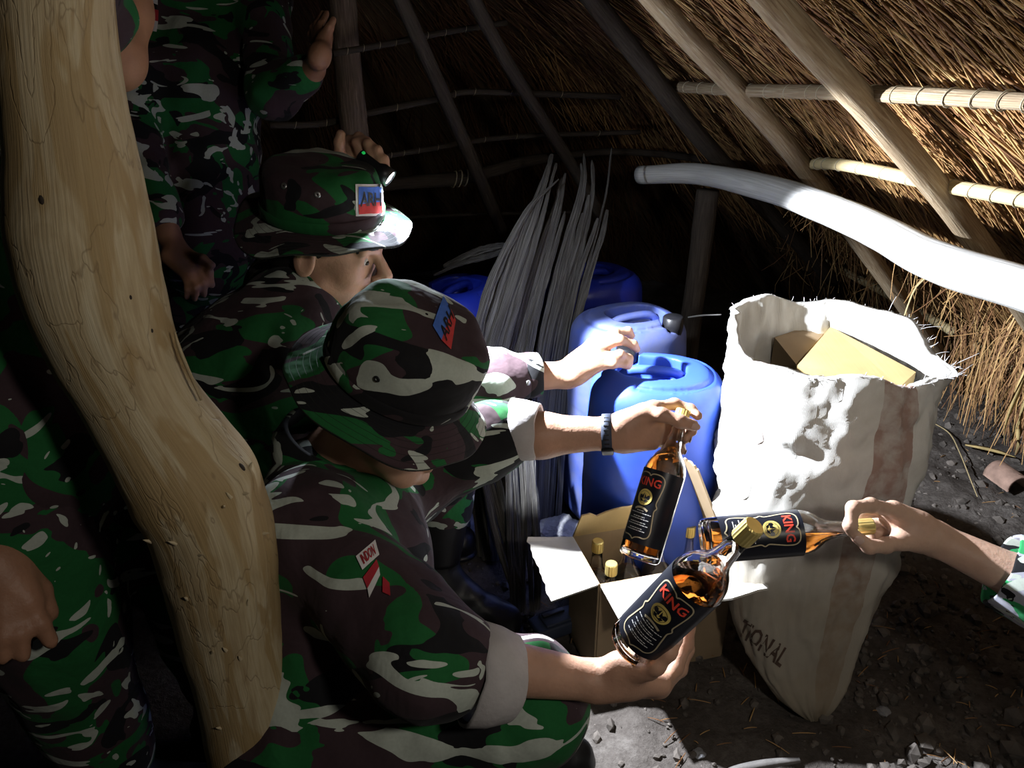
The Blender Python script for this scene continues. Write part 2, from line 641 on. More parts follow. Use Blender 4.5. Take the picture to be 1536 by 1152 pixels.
def lathe(prof, seg=32, sx=1.0, sy=1.0, close=False):
    """profile of (r, z) about z"""
    V, UV = [], []
    n = len(prof)
    for i, (r, z) in enumerate(prof):
        for j in range(seg):
            a = 2 * math.pi * j / seg
            V.append((r * math.cos(a) * sx, r * math.sin(a) * sy, z))
            UV.append((j / seg, i / (n - 1)))
    F = []
    for i in range(n if close else n - 1):
        i2 = (i + 1) % n
        for j in range(seg):
            k = (j + 1) % seg
            F.append((i * seg + j, i * seg + k, i2 * seg + k, i2 * seg + j))
    return np.array(V), F, np.array(UV)


def xf(V, mat3, org):
    return np.asarray(V) @ np.array(mat3).T + np.array(org)


def axis_basis(z, x=None):
    z = Vector(z).normalized()
    x = Vector(x) if x is not None else (Vector((0, 0, 1)) if abs(z.z) < 0.9 else Vector((1, 0, 0)))
    x = (x - z * x.dot(z)).normalized()
    y = z.cross(x)
    return Matrix((x, y, z)).transposed()


def box_geo(sx, sy, sz, bev=0.0):
    bm = bmesh.new()
    bmesh.ops.create_cube(bm, size=1.0)
    for v in bm.verts:
        v.co.x *= sx
        v.co.y *= sy
        v.co.z *= sz
    if bev:
        bmesh.ops.bevel(bm, geom=list(bm.edges), offset=bev, segments=2, affect='EDGES', profile=0.6)
    bm.verts.ensure_lookup_table()
    bm.verts.index_update()
    V = np.array([tuple(v.co) for v in bm.verts])
    F = [tuple(v.index for v in f.verts) for f in bm.faces]
    bm.free()
    return V, F


def merge(*geos):
    V, F, off = [], [], 0
    for g in geos:
        V.append(np.asarray(g[0]))
        F += [tuple(i + off for i in f) for f in g[1]]
        off += len(g[0])
    return np.vstack(V), F


_text_cache = {}


def text_geo(s, size=1.0):
    """flat filled lettering in the xy plane, centred; V (n,2), F"""
    if s not in _text_cache:
        cu = bpy.data.curves.new('lettering_source', 'FONT')
        cu.body = s
        cu.align_x = 'CENTER'
        cu.align_y = 'CENTER'
        cu.resolution_u = 2
        cu.offset = 0.022
        o = bpy.data.objects.new('lettering_source', cu)
        COL.objects.link(o)
        dg = bpy.context.evaluated_depsgraph_get()
        me = bpy.data.meshes.new_from_object(o.evaluated_get(dg))
        V = np.array([tuple(v.co)[:2] for v in me.vertices])
        F = [tuple(p.vertices) for p in me.polygons]
        bpy.data.objects.remove(o)
        bpy.data.curves.remove(cu)
        bpy.data.meshes.remove(me)
        V = V - (V.max(0) + V.min(0)) / 2
        _text_cache[s] = (V, F)
    V, F = _text_cache[s]
    return V * size, F


# ------------------------------------------------------------------ implicit-surface modeller


def vnoise(X, Y, Z, scale, seed):
    x, y, z = X * scale + seed * 7.31, Y * scale + seed * 3.17, Z * scale + seed * 5.77
    xi, yi, zi = np.floor(x).astype(np.int64), np.floor(y).astype(np.int64), np.floor(z).astype(np.int64)
    fx, fy, fz = x - xi, y - yi, z - zi
    fx, fy, fz = fx * fx * (3 - 2 * fx), fy * fy * (3 - 2 * fy), fz * fz * (3 - 2 * fz)

    def h(a, b, c):
        n = (a * 374761393 + b * 668265263 + c * 2147483647 + seed * 974711) & 0xFFFFFFFF
        n = ((n ^ (n >> 13)) * 1274126177) & 0xFFFFFFFF
        return ((n ^ (n >> 16)) & 0xFFFF) / 32767.5 - 1.0
    r = 0
    for dx in (0, 1):
        for dy in (0, 1):
            for dz in (0, 1):
                w = (fx if dx else 1 - fx) * (fy if dy else 1 - fy) * (fz if dz else 1 - fz)
                r = r + w * h(xi + dx, yi + dy, zi + dz)
    return r


class SDF:
    def __init__(self, lo, hi, res):
        self.lo = np.array(lo, dtype=float)
        self.res = res
        self.n = np.ceil((np.array(hi) - self.lo) / res).astype(int) + 1
        self.ax = [self.lo[i] + res * np.arange(self.n[i]) for i in range(3)]
        self.f = np.full(self.n, 1.0, dtype=np.float32)

    def _sl(self, lo, hi):
        a = np.clip(np.floor((np.array(lo) - self.lo) / self.res).astype(int), 0, self.n)
        b = np.clip(np.ceil((np.array(hi) - self.lo) / self.res).astype(int) + 1, 0, self.n)
        if np.any(b <= a):
            return None, None
        sl = tuple(slice(a[i], b[i]) for i in range(3))
        g = np.meshgrid(*[self.ax[i][sl[i]] for i in range(3)], indexing='ij', sparse=True)
        return sl, g

    def _put(self, sl, d, k):
        o = self.f[sl]
        if k > 0:
            h = np.maximum(k - np.abs(o - d), 0) / k
            self.f[sl] = np.minimum(o, d) - h * h * k * 0.25
        else:
            self.f[sl] = np.minimum(o, d)

    def cap(self, a, b, ra, rb=None, k=0.012, flat=None, fs=1.0):
        """tapered capsule; flat: direction squeezed by fs"""
        a, b = np.array(a, dtype=float), np.array(b, dtype=float)
        rb = ra if rb is None else rb
        m = max(ra, rb) + k + 3 * self.res
        sl, g = self._sl(np.minimum(a, b) - m, np.maximum(a, b) + m)
        if sl is None:
            return
        ab = b - a
        L2 = max(ab @ ab, 1e-9)
        px, py, pz = g[0] - a[0], g[1] - a[1], g[2] - a[2]
        h = np.clip((px * ab[0] + py * ab[1] + pz * ab[2]) / L2, 0, 1)
        qx, qy, qz = px - h * ab[0], py - h * ab[1], pz - h * ab[2]
        if flat is not None:
            n = np.array(Vector(flat).normalized())
            c = (qx * n[0] + qy * n[1] + qz * n[2]) * (1 / fs - 1)
            qx, qy, qz = qx + c * n[0], qy + c * n[1], qz + c * n[2]
        d = np.sqrt(qx * qx + qy * qy + qz * qz) - (ra + (rb - ra) * h)
        if flat is not None:
            d = d * fs
        self._put(sl, d, k)

    def chain(self, pts, radii, k=0.008):
        for i in range(len(pts) - 1):
            self.cap(pts[i], pts[i + 1], radii[i], radii[i + 1], k)

    def _elld(self, g, c, r, R):
        c = np.array(c, dtype=float)
        p = [g[0] - c[0], g[1] - c[1], g[2] - c[2]]
        if R is not None:
            Rm = np.array(R)
            p = [p[0] * Rm[0, i] + p[1] * Rm[1, i] + p[2] * Rm[2, i] for i in range(3)]
        k0 = np.sqrt((p[0] / r[0]) ** 2 + (p[1] / r[1]) ** 2 + (p[2] / r[2]) ** 2)
        k1 = np.sqrt((p[0] / r[0] ** 2) ** 2 + (p[1] / r[1] ** 2) ** 2 + (p[2] / r[2] ** 2) ** 2) + 1e-9
        return k0 * (k0 - 1) / k1

    def ell(self, c, r, R=None, k=0.012):
        m = max(r) + k + 3 * self.res
        sl, g = self._sl(np.array(c) - m, np.array(c) + m)
        if sl is not None:
            self._put(sl, self._elld(g, c, r, R), k)

    def cut_ell(self, c, r, R=None, k=0.006):
        m = max(r) + k + 3 * self.res
        sl, g = self._sl(np.array(c) - m, np.array(c) + m)
        if sl is None:
            return
        d = -self._elld(g, c, r, R)
        o = self.f[sl]
        h = np.maximum(k - np.abs(o - d), 0) / k
        self.f[sl] = np.maximum(o, d) + h * h * k * 0.25

    def cut_plane(self, p, n):
        n = np.array(Vector(n).normalized())
        p = np.array(p)
        g = np.meshgrid(*self.ax, indexing='ij', sparse=True)
        d = (g[0] - p[0]) * n[0] + (g[1] - p[1]) * n[1] + (g[2] - p[2]) * n[2]
        self.f = np.maximum(self.f, d).astype(np.float32)

    def ripple(self, amp, scale, seed, stretch=(1, 1, 1)):
        near = np.abs(self.f) < amp * 2 + 3 * self.res
        i = np.nonzero(near)
        X, Y, Z = [self.ax[a][i[a]] for a in range(3)]
        self.f[i] += (amp * vnoise(X * stretch[0], Y * stretch[1], Z * stretch[2], scale, seed)).astype(np.float32)

    def mesh(self, relax=1):
        f = self.f
        s = f < 0
        c = s[:-1, :-1, :-1].astype(np.uint8)
        cnt = np.zeros_like(c)
        for dx in (0, 1):
            for dy in (0, 1):
                for dz in (0, 1):
                    cnt += s[dx:dx + c.shape[0], dy:dy + c.shape[1], dz:dz + c.shape[2]]
        act = (cnt > 0) & (cnt < 8)
        idx = np.array(np.nonzero(act))
        nv = idx.shape[1]
        num = np.full(act.shape, -1, dtype=np.int32)
        num[tuple(idx)] = np.arange(nv)
        corners = [(dx, dy, dz) for dx in (0, 1) for dy in (0, 1) for dz in (0, 1)]
        val = {cc: f[idx[0] + cc[0], idx[1] + cc[1], idx[2] + cc[2]] for cc in corners}
        acc = np.zeros((nv, 3))
        w = np.zeros(nv)
        for cc in corners:
            for ax in range(3):
                if cc[ax] == 0:
                    dd = list(cc)
                    dd[ax] = 1
                    a, b = val[cc], val[tuple(dd)]
                    mk = (a < 0) != (b < 0)
                    t = np.where(mk, a / np.where(mk, a - b, 1), 0)
                    p = np.tile(np.array(cc, dtype=float), (nv, 1))
                    p[:, ax] = t
                    acc += p * mk[:, None]
                    w += mk
        V = (idx.T + acc / w[:, None]) * self.res + self.lo
        Fs = []
        for ax in range(3):
            o1, o2 = (ax + 1) % 3, (ax + 2) % 3
            a = [slice(None)] * 3
            b = [slice(None)] * 3
            a[ax] = slice(0, -1)
            b[ax] = slice(1, None)
            sa, sb = s[tuple(a)], s[tuple(b)]
            e = np.array(np.nonzero(sa != sb))
            ok = (e[o1] > 0) & (e[o2] > 0) & (e[o1] < self.n[o1] - 1) & (e[o2] < self.n[o2] - 1)
            e = e[:, ok]
            flip = sa[tuple(e)]
            q = []
            for d1, d2 in ((-1, -1), (0, -1), (0, 0), (-1, 0)):
                ee = e.copy()
                ee[o1] += d1
                ee[o2] += d2
                q.append(num[tuple(ee)])
            Q = np.stack(q, 1)
            Q[~flip] = Q[~flip][:, ::-1]
            Fs.append(Q)
        F = np.vstack(Fs)
        for _ in range(relax):
            A = np.zeros_like(V)
            cn = np.zeros(nv)
            for i in range(4):
                np.add.at(A, F[:, i], V[F[:, (i + 1) % 4]])
                np.add.at(A, F[:, i], V[F[:, (i + 3) % 4]])
                np.add.at(cn, F[:, i], 2)
            V = V * 0.45 + 0.55 * A / np.maximum(cn, 1)[:, None]
        return V, F

# ------------------------------------------------------------------ the hut
RD = np.array((0.964, 0.266))
RD /= np.linalg.norm(RD)
RA = np.array((-RD[1], RD[0]))
RC = np.array((-1.05, 2.0))
RM = 0.717
RZ = 1.87 - RM * float(RC @ RD)


def roof_r(x, y):
    qx, qy = x - RC[0], y - RC[1]
    s = qx * RA[0] + qy * RA[1]
    p = np.abs(qx * RD[0] + qy * RD[1])
    ang = np.arctan2(np.maximum(s, 0), p + 1e-9)
    return np.where(s > 0, np.sqrt(qx * qx + qy * qy) * (1 + 0.5 * np.sin(ang) ** 2), p)


def roof_z(x, y):
    return RZ - RM * roof_r(np.asarray(x, dtype=float), np.asarray(y, dtype=float))


def roof_hit(px, py, off=0.0):
    """where the sight line through a pixel meets the roof frame"""
    for t in np.linspace(0.3, 5.0, 1900):
        p = W(px, py, t)
        if p.z >= roof_z(p.x, p.y) + off:
            return p
    return W(px, py, 2.5)


# floor: uneven trodden soil
xs = np.concatenate([np.linspace(-4.6, -0.9, 50), np.linspace(-0.88, 1.6, 160), np.linspace(1.64, 3.0, 34)])
ys = np.concatenate([np.linspace(-1.4, 0.8, 34), np.linspace(0.82, 2.6, 120), np.linspace(2.66, 5.4, 44)])
XX, YY = np.meshgrid(xs, ys, indexing='ij')
ZZ = (0.014 * vnoise(XX, YY, 0 * XX, 3.0, 3) + 0.008 * vnoise(XX, YY, 0 * XX, 11, 4) + 0.005 * vnoise(XX, YY, 0 * XX, 34, 5)) - 0.012
lump = np.clip((XX - 0.75) * 2.0, 0, 1) * np.clip((YY - 1.5) * 3, 0, 1)
ZZ += lump * (0.012 * np.abs(vnoise(XX, YY, 0 * XX, 26, 8)) + 0.010 * np.abs(vnoise(XX, YY, 0 * XX, 55, 9)))
V = np.stack([XX, YY, ZZ], -1).reshape(-1, 3)
nx, ny = XX.shape
ii, jj = np.meshgrid(np.arange(nx - 1), np.arange(ny - 1), indexing='ij')
a = (ii * ny + jj).ravel()
F = np.stack([a, a + ny, a + ny + 1, a + 1], 1)
floor = add('floor', V, F, M['soil'], kind='structure', loc=(0, 0, 0), label='uneven trodden grey brown soil floor of the hut')


def floor_z(x, y):
    h = 0.014 * vnoise(np.array([x]), np.array([y]), np.array([0.0]), 3.0, 3) + 0.008 * vnoise(np.array([x]), np.array([y]), np.array([0.0]), 11, 4)
    return float(h[0]) - 0.012


# thatched roof skin
xs = np.arange(-4.4, 2.75, 0.05)
ys = np.arange(-1.3, 5.2, 0.05)
XX, YY = np.meshgrid(xs, ys, indexing='ij')
ZZ = roof_z(XX, YY) + 0.095 + 0.02 * vnoise(XX, YY, 0 * XX, 7, 12) + 0.012 * vnoise(XX, YY, 0 * XX, 22, 13)
qx, qy = XX - RC[0], YY - RC[1]
S_ = qx * RA[0] + qy * RA[1]
P_ = qx * RD[0] + qy * RD[1]
UU = np.where(S_ > 0, 1.6 * np.arctan2(S_, P_), S_)
VVv = roof_r(XX, YY)
keep = (ZZ > -0.04) & ~((XX > 0.66) & (YY < 0.85))      # open doorway side
V = np.stack([XX, YY, ZZ], -1).reshape(-1, 3)
nx, ny = XX.shape
ii, jj = np.meshgrid(np.arange(nx - 1), np.arange(ny - 1), indexing='ij')
a = (ii * ny + jj).ravel()
F = np.stack([a, a + 1, a + ny + 1, a + ny], 1)
kf = keep.ravel()
F = F[kf[F].all(1)]
used = np.unique(F)
rem = np.full(len(V), -1)
rem[used] = np.arange(len(used))
roof = add('ceiling', V[used], rem[F], M['thatch'], kind='structure', loc=(0, 0, 0),
           uv=np.stack([UU.ravel(), VVv.ravel()], 1)[used], label='thatched roof sloping down to the ground')


def straws(name, xr, yr, n, off, length, rad, label, seed, spread=0.16, hang=0.10, tone=1.0):
    g = np.random.default_rng(seed)
    # tufts: straws lie in bundles that share a heading and a tone
    nt_ = n // 14
    tx, ty = g.uniform(*xr, nt_), g.uniform(*yr, nt_)
    ta, ts = g.normal(0, spread, nt_), g.uniform(0.1, 0.95, nt_)
    pick = g.integers(0, nt_, n)
    x = tx[pick] + g.normal(0, 0.035, n)
    y = ty[pick] + g.normal(0, 0.035, n)
    e = 1e-3
    gx = (roof_r(x + e, y) - roof_r(x - e, y)) / (2 * e)
    gy = (roof_r(x, y + e) - roof_r(x, y - e)) / (2 * e)
    zr = roof_z(x, y)
    ang = ta[pick] + g.normal(0, 0.07, n)
    # upper courses are laid slanting, lower ones run straight down the slope
    ang = ang + np.where(zr > 1.08, -0.42, 0.0) + np.where(zr < 0.45, g.normal(0, 0.12, n), 0)
    c, s = np.cos(ang), np.sin(ang)
    dx, dy = gx * c - gy * s, gx * s + gy * c
    slope = RM * (dx * gx + dy * gy)
    D = np.stack([dx, dy, -slope], 1)
    D /= np.linalg.norm(D, axis=1)[:, None]
    z = zr + off[0] + (off[1] - off[0]) * g.random(n) ** 0.8
    ok = (z > 0.03) & ~((x > 0.66) & (y < 0.98))
    ln = g.uniform(*length, n)
    r = g.uniform(*rad, n)
    C = np.stack([x, y, z], 1)
    side = np.cross(D, np.array([0, 0, 1.0]))
    side /= np.linalg.norm(side, axis=1)[:, None]
    up = np.cross(side, D)
    bend = g.normal(0, 0.03, n)[:, None] * side
    dip = (np.abs(g.normal(0, hang, n)) * 0.25)[:, None] * np.array([0, 0, -1.0])
    A = C - D * ln[:, None] / 2
    Bm = C + bend * ln[:, None] * 2
    E = C + D * ln[:, None] / 2 + dip
    rings = []
    for P, k in ((A, 0.9), (Bm, 1.0), (E, 0.45)):
        for q in range(3):
            aa = 2 * math.pi * q / 3
            rings.append(P + (side * math.cos(aa) + up * math.sin(aa)) * (r * k)[:, None])
    R = np.stack(rings, 1)[ok]
    m = len(R)
    R[:, :, 2] = np.maximum(R[:, :, 2], 0.004)
    base = (np.arange(m) * 9)[:, None]
    fs = []
    for lv in (0, 3):
        for q in range(3):
            k = (q + 1) % 3
            fs.append(np.concatenate([base + lv + q, base + lv + k, base + lv + 3 + k, base + lv + 3 + q], 1))
    F = np.vstack(fs)
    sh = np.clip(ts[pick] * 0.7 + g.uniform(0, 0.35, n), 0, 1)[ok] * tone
    return add(name, R.reshape(-1, 3), F, M['straw'], kind='stuff', label=label, cat='thatch', loc=(0, 0, 0),
               attr=np.repeat(sh, 9), smooth=False)


straws('thatch_straw', (0.15, 2.3), (0.5, 3.1), 17000, (0.05, 0.10), (0.18, 0.55), (0.0013, 0.0032),
       'golden brown straw packed over the right roof slope', 21)
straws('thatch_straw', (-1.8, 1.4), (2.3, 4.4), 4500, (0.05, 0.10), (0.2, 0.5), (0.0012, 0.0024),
       'straw of the roof at the back, its colour darkened for shade', 22, tone=0.25)  # tone puts the gloom of the unlit back into the straw colour

# loose straw ends hanging at the eave and around the branch
g = np.random.default_rng(5)
rows, shade = [], []
for i in range(520):
    px, py = g.uniform(1180, 1560), 0
    fr = (px - 1180) / 380
    py = 330 + fr * 230 + g.normal(0, 45)
    p = roof_hit(px, py, 0.02)
    d = Vector((g.normal(0.15, 0.45), g.normal(0, 0.45), -1 + g.normal(0, 0.45))).normalized()
    ln = g.uniform(0.05, 0.2)
    q = p + d * ln
    if q.z < 0.01 or p.z > 1.2:
        continue
    rows.append((p - d * 0.05, p + d * ln * .5 + Vector((g.normal(0, .008), g.normal(0, .008), 0)), q, g.uniform(0.0008, 0.0019)))
    shade.append(g.uniform(0.25, 1.0))
for i in range(420):      # curtain of straw reaching the ground at the right
    px = g.uniform(1425, 1600)
    top = roof_hit(px, g.uniform(480, 560), 0.0)
    bot = Vector((top.x + g.normal(0.02, 0.05), top.y + g.normal(-0.02, 0.05), max(0.015, top.z - g.uniform(0.12, 0.36))))
    rows.append((top, (top + bot) / 2 + Vector((g.normal(0, .012), g.normal(0, .012), 0)), bot, g.uniform(0.0009, 0.0022)))
    shade.append(g.uniform(0.15, 0.9))
V, F, A_ = [], [], []
for (p, q, s, r), sh in zip(rows, shade):
    v, f, _ = tube([p, q, s], [r, r, r * 0.6], n=4, seg=3, cap=False)
    off = len(V)
    V += [tuple(x) for x in v]
    F += [tuple(i + off for i in ff) for ff in f]
    A_ += [sh] * len(v)
add('hanging_straw', V, F, M['straw'], kind='stuff', label='loose straw ends hanging at the right eave', cat='thatch', loc=(0, 0, 0), attr=A_, smooth=False)


def pole(name, pts, radii, mat, label, cat='pole', n=40, seg=14, rough=0.08, seed=0, group=None, parent=None, rfreq=6.0):
    V, F, UV = tube(pts, radii, n, seg, rough, seed=seed, rfreq=rfreq)
    return add(name, V, F, mat, parent, label=label, cat=cat, uv=UV, group=group)


def lashings(parent, pts, r, count, mat=None, tilt=0.35, t0=0.05, t1=0.95):
    """rope turns bound round a pole; one mesh shared by all turns"""
    mat = mat or M['rope']
    C = catmull(pts, 60)
    V, F, _ = None, None, None
    Vs = []
    Fs = []
    sg, st = 12, 5
    for i in range(sg):
        a = 2 * math.pi * i / sg
        for j in range(st):
            b = 2 * math.pi * j / st
            rr = 1.04 + 0.09 * math.cos(b)
            Vs.append((math.cos(a) * rr, math.sin(a) * rr, 0.09 * math.sin(b) + tilt * math.cos(a)))
    for i in range(sg):
        for j in range(st):
            Fs.append((i * st + j, ((i + 1) % sg) * st + j, ((i + 1) % sg) * st + (j + 1) % st, i * st + (j + 1) % st))
    me = bpy.data.meshes.new('lashing')
    me.from_pydata(Vs, [], Fs)
    me.polygons.foreach_set('use_smooth', [True] * len(Fs))
    me.materials.append(mat)
    for i in range(count):
        k = int((t0 + (t1 - t0) * (i + 0.5) / count) * 59)
        z = Vector(C[min(k + 1, 59)] - C[max(k - 1, 0)])
        m = axis_basis(z)
        o = bpy.data.objects.new('lashing', me)
        COL.objects.link(o)
        o.parent = parent
        o.matrix_local = Matrix.Translation(Vector(C[k]) - ORG[parent.name]) @ (m * r).to_4x4() if False else \
            Matrix.Translation(Vector(C[k]) - ORG[parent.name]) @ m.to_4x4() @ Matrix.Diagonal((r, r, r, 1))


# --- big peeled pole in the foreground, standing in a vertical plane
spec = [(70, -260, 168), (76, -120, 168), (82, 0, 166), (90, 100, 172), (104, 200, 182), (116, 290, 196), (124, 350, 205), (140, 430, 205), (170, 520, 196),
        (210, 600, 192), (262, 680, 214), (292, 726, 212), (318, 790, 186), (334, 870, 168), (350, 960, 152), (372, 1050, 146), (394, 1152, 146)]
PY = 0.83
pts, rad = [], []
for i, (cx, cy, w) in enumerate(spec):
    p = YP(cx, cy, PY)
    t = PY / (CP + (576 - cy) / FPX * SP)
    j0, j1 = max(0, i - 1), min(len(spec) - 1, i + 1)
    ang = math.atan2(spec[j1][0] - spec[j0][0], spec[j1][1] - spec[j0][1])
    pts.append(p)
    rad.append(w / 2 / FPX * t * math.cos(ang))
last = pts[-1]
pts.append(Vector((last.x + 0.02, PY, last.z * 0.5)))
rad.append(rad[-1])
pts.append(Vector((last.x + 0.035, PY, -0.01)))
rad.append(rad[-1] * 1.05)
V, F, UV = tube(pts, rad, 150, 36, 0.035, seed=3, rfreq=9)
# knot on the right side
kn = YP(378, 712, PY - 0.02)
d = np.linalg.norm(V - np.array(kn), axis=1)
ctr = np.array(YP(300, 735, PY))
push = (np.array(kn) - ctr) / np.linalg.norm(np.array(kn) - ctr)
V = V + push[None] * (0.012 * np.exp(-(d / 0.028) ** 2))[:, None]
fore = thing('bent_pole', 'thick peeled yellowish bent pole standing in the left foreground', 'pole', pts[-1])
trunk = add('trunk', V, F, M['pole'], fore, uv=UV)
tb = bvh_of(trunk)
g = np.random.default_rng(9)
for i, (px, py) in enumerate([(205, 800), (225, 812), (262, 815), (300, 832), (222, 866), (240, 905), (280, 898), (335, 760), (345, 745), (372, 905), (318, 978), (338, 975), (360, 988), (330, 1092), (420, 1128), (375, 700), (366, 740), (395, 800)]):
    o_, d_ = Vector((0, 0, CAMH)), (W(px, py, 1) - Vector((0, 0, CAMH))).normalized()
    hit = tb.ray_cast(o_, d_)
    if hit[0] is None:
        continue
    bs = axis_basis((hit[1] * 0.6 + Vector((g.normal(0, .4), 0, g.normal(0.6, .4)))).normalized())
    v, f, _ = lathe([(0.0001, 0.009), (0.0016, 0.005), (0.003, -0.002)], 5)
    add('splinter', xf(v, bs, hit[0]), f, M['pole'], fore, uv=np.tile((0.3, 0.2), (len(v), 1)))
v, f, uv = tube([YP(262, 498, PY - .01), YP(272, 530, PY - .012), YP(302, 600, PY - .015)], [0.0012, 0.0022, 0.0016], 12, 6)
add('bark_strip', v, f, M['pole'], fore, uv=uv)
for (px, py, r, cc) in [(62, 300, 0.0035, None), (196, 446, 0.002, None), (228, 496, 0.002, None), (363, 700, 0.004, None)]:
    hit = tb.ray_cast(Vector((0, 0, CAMH)), (W(px, py, 1) - Vector((0, 0, CAMH))).normalized())
    if hit[0] is not None:
        bs = axis_basis(hit[1])
        v, f, _ = lathe([(0.0001, 0.0010), (r * .7, 0.0008), (r, -0.0006)], 12, 1.5, 0.8)
        add('knot', xf(v, bs, hit[0]), f, M['dark_pole'], fore, uv=np.tile((0.3, 0.2), (len(v), 1)))

# --- curved pale branch carrying the rafters
bp = [Vector((1.50, 0.55, 0.80)), Vector((1.28, 0.92, 0.82)), W(1720, 490, 1.28), W(1536, 434, 1.42), W(1400, 390, 1.56), W(1300, 338, 1.72), W(1160, 285, 2.02), W(1050, 262, 2.32), W(960, 262, 2.5)]
branch = pole('curved_branch', bp, [0.044, 0.044, 0.042, 0.040, 0.039, 0.037, 0.034, 0.031, 0.028], M['beam'],
              'pale curved bare branch running under the rafters at the right', 'branch', 90, 18, 0.07, 4, rfreq=5)
# --- rafters
r1 = [Vector((1.70, 2.69, 0.03)), Vector((0.77, 2.06, 0.925)), Vector((0.285, 1.72, 1.325)), Vector((-0.15, 1.43, 1.70))]
raf1 = pole('roof_rafter', r1, [0.025, 0.025, 0.024, 0.022], M['rafter'], 'brown rafter meeting the curved branch where it turns pale', 'rafter', 60, 14, 0.06, 1)
r2 = [Vector((1.75, 2.01, 0.17)), Vector((0.93, 1.585, 0.905)), Vector((0.352, 1.279, 1.345)), Vector((0.0, 1.10, 1.63))]
raf2 = pole('roof_rafter', r2, [0.026, 0.026, 0.0245, 0.023], M['rafter'], 'mottled rafter crossing in front of the lit thatch, nearest of the rafters', 'rafter', 60, 14, 0.06, 2)
r3 = [W(860, -40, 1.75), W(960, 90, 2.0), W(1075, 235, 2.35), W(1250, 420, 3.0)]
pole('roof_rafter', r3, [0.024, 0.025, 0.026, 0.026], M['dark_pole'], 'dark rafter just left of the brown one at the top', 'rafter', 40, 12, 0.06, 5)
r4 = [W(590, -25, 1.75), W(655, 120, 2.05), W(720, 268, 2.42), W(752, 345, 2.6)]
pole('roof_rafter', r4, [0.018, 0.019, 0.02, 0.02], M['dark_pole'], 'thin dark rafter above the torch at the back', 'rafter', 40, 10, 0.06, 6)
r5 = [W(700, -20, 1.8), W(770, 110, 2.1), W(862, 255, 2.5), W(905, 330, 2.7)]
pole('roof_rafter', r5, [0.017, 0.018, 0.018, 0.018], M['dark_pole'], 'thin dark rafter above the split palm wood', 'rafter', 40, 10, 0.06, 7)
# --- purlins
p1 = [roof_hit(985, 128, .0), roof_hit(1110, 135, .0), roof_hit(1300, 140, .0), roof_hit(1536, 152, .0), roof_hit(1700, 160, .0)]
p1.append(p1[-1] + (p1[-1] - p1[-2]).normalized() * 0.45)
pu1 = pole('roof_purlin', p1, [0.014, 0.014, 0.0135, 0.0115, 0.011, 0.011], M['rafter'], 'bound purlin pole high on the right thatch, behind both rafters', 'purlin', 50, 12, 0.05, 8)
lashings(pu1, p1, 0.0135, 28)
p2 = [roof_hit(1196, 247, .0), roof_hit(1260, 247, .0), roof_hit(1400, 275, .0), roof_hit(1536, 300, .0), roof_hit(1700, 335, .0)]
p2.append(p2[-1] + (p2[-1] - p2[-2]).normalized() * 0.45)
pu2 = pole('bamboo_purlin', p2, [0.012, 0.0135, 0.014, 0.013, 0.012, 0.012], M['bamboo'], 'yellow bamboo purlin just above the curved branch', 'purlin', 50, 12, 0.03, 9)
lashings(pu2, p2, 0.0138, 19)
p3 = [roof_hit(1235, 392, .0), roof_hit(1300, 425, .0), roof_hit(1400, 480, .0), roof_hit(1536, 565, .0), roof_hit(1640, 640, .0)]
p3.append(p3[-1] + (p3[-1] - p3[-2]).normalized() * 0.3)
pu3 = pole('bamboo_purlin', p3, [0.012, 0.014, 0.016, 0.016, 0.016, 0.014], M['bamboo'], 'yellow bamboo purlin low down behind the sack, below the curved branch', 'purlin', 50, 12, 0.08, 10)
lashings(pu3, p3, 0.0160, 10)
back = [([(405, 188), (480, 186), (560, 168), (660, 148), (700, 138), (790, 140), (930, 145)], 0.009, 'bent thin purlin in the middle of the dark back roof', 2.2),
        ([(500, 80), (580, 66), (660, 50), (760, 34)], 0.008, 'thin purlin at the top of the dark back roof', 2.05),
        ([(570, 236), (640, 224), (760, 206), (960, 198)], 0.008, 'thin pale purlin just above the torch', 2.35),
        ([(600, 327), (700, 322), (860, 318)], 0.006, 'thin purlin lowest on the dark back roof', 2.75),
        ([(820, 238), (900, 228), (980, 230), (1060, 240)], 0.012, 'dark crooked purlin behind the split palm wood tips', 2.55)]
for i, (pp, r, lab, t) in enumerate(back):
    q = [W(x, y, t + 0.0006 * (x - 600)) for x, y in pp]
    o = pole('roof_purlin', q, [r] * len(q), M['dark_pole'], lab, 'purlin', 30, 8, 0.12, 11 + i)
    if i < 3:
        lashings(o, q, r * 1.05, 9)
wp = [W(560, 278, 2.42), W(640, 272, 2.46), W(700, 266, 2.5), (W(780, 244, 2.56)), W(840, 234, 2.6)]
o = pole('crooked_pole', wp, [0.020, 0.021, 0.022, 0.018, 0.014], M['dark_pole'], 'crooked wall pole lashed to a rafter beside the torch', 'pole', 40, 10, 0.15, 20)
lashings(o, wp, 0.024, 4, t0=0.42, t1=0.56)
# --- posts
b0 = W(1062, 285, 2.33)
pole('wall_post', [Vector((b0.x - 0.02, b0.y + .02, -0.02)), Vector((b0.x - 0.01, b0.y, 0.4)), b0], [0.036, 0.034, 0.032], M['dark_pole'],
     'rough dark post under the curved branch behind the blue cans', 'post', 30, 12, 0.12, 30)
b1, b2 = W(508, -60, 2.02), W(532, 205, 2.12)
dv = (b2 - b1)
gr = b1 + dv * ((b1.z + 0.02) / (b1.z - b2.z))
post = pole('wall_post', [gr, gr * .5 + b2 * .5, b2, b1 * .5 + b2 * .5, b1], [0.042, 0.040, 0.038, 0.036, 0.035], M['post_bark'],
            'rough barked post gripped by the standing soldier', 'post', 50, 14, 0.14, 31, rfreq=10)

# ------------------------------------------------------------------ blue cans
CANH = 0.60


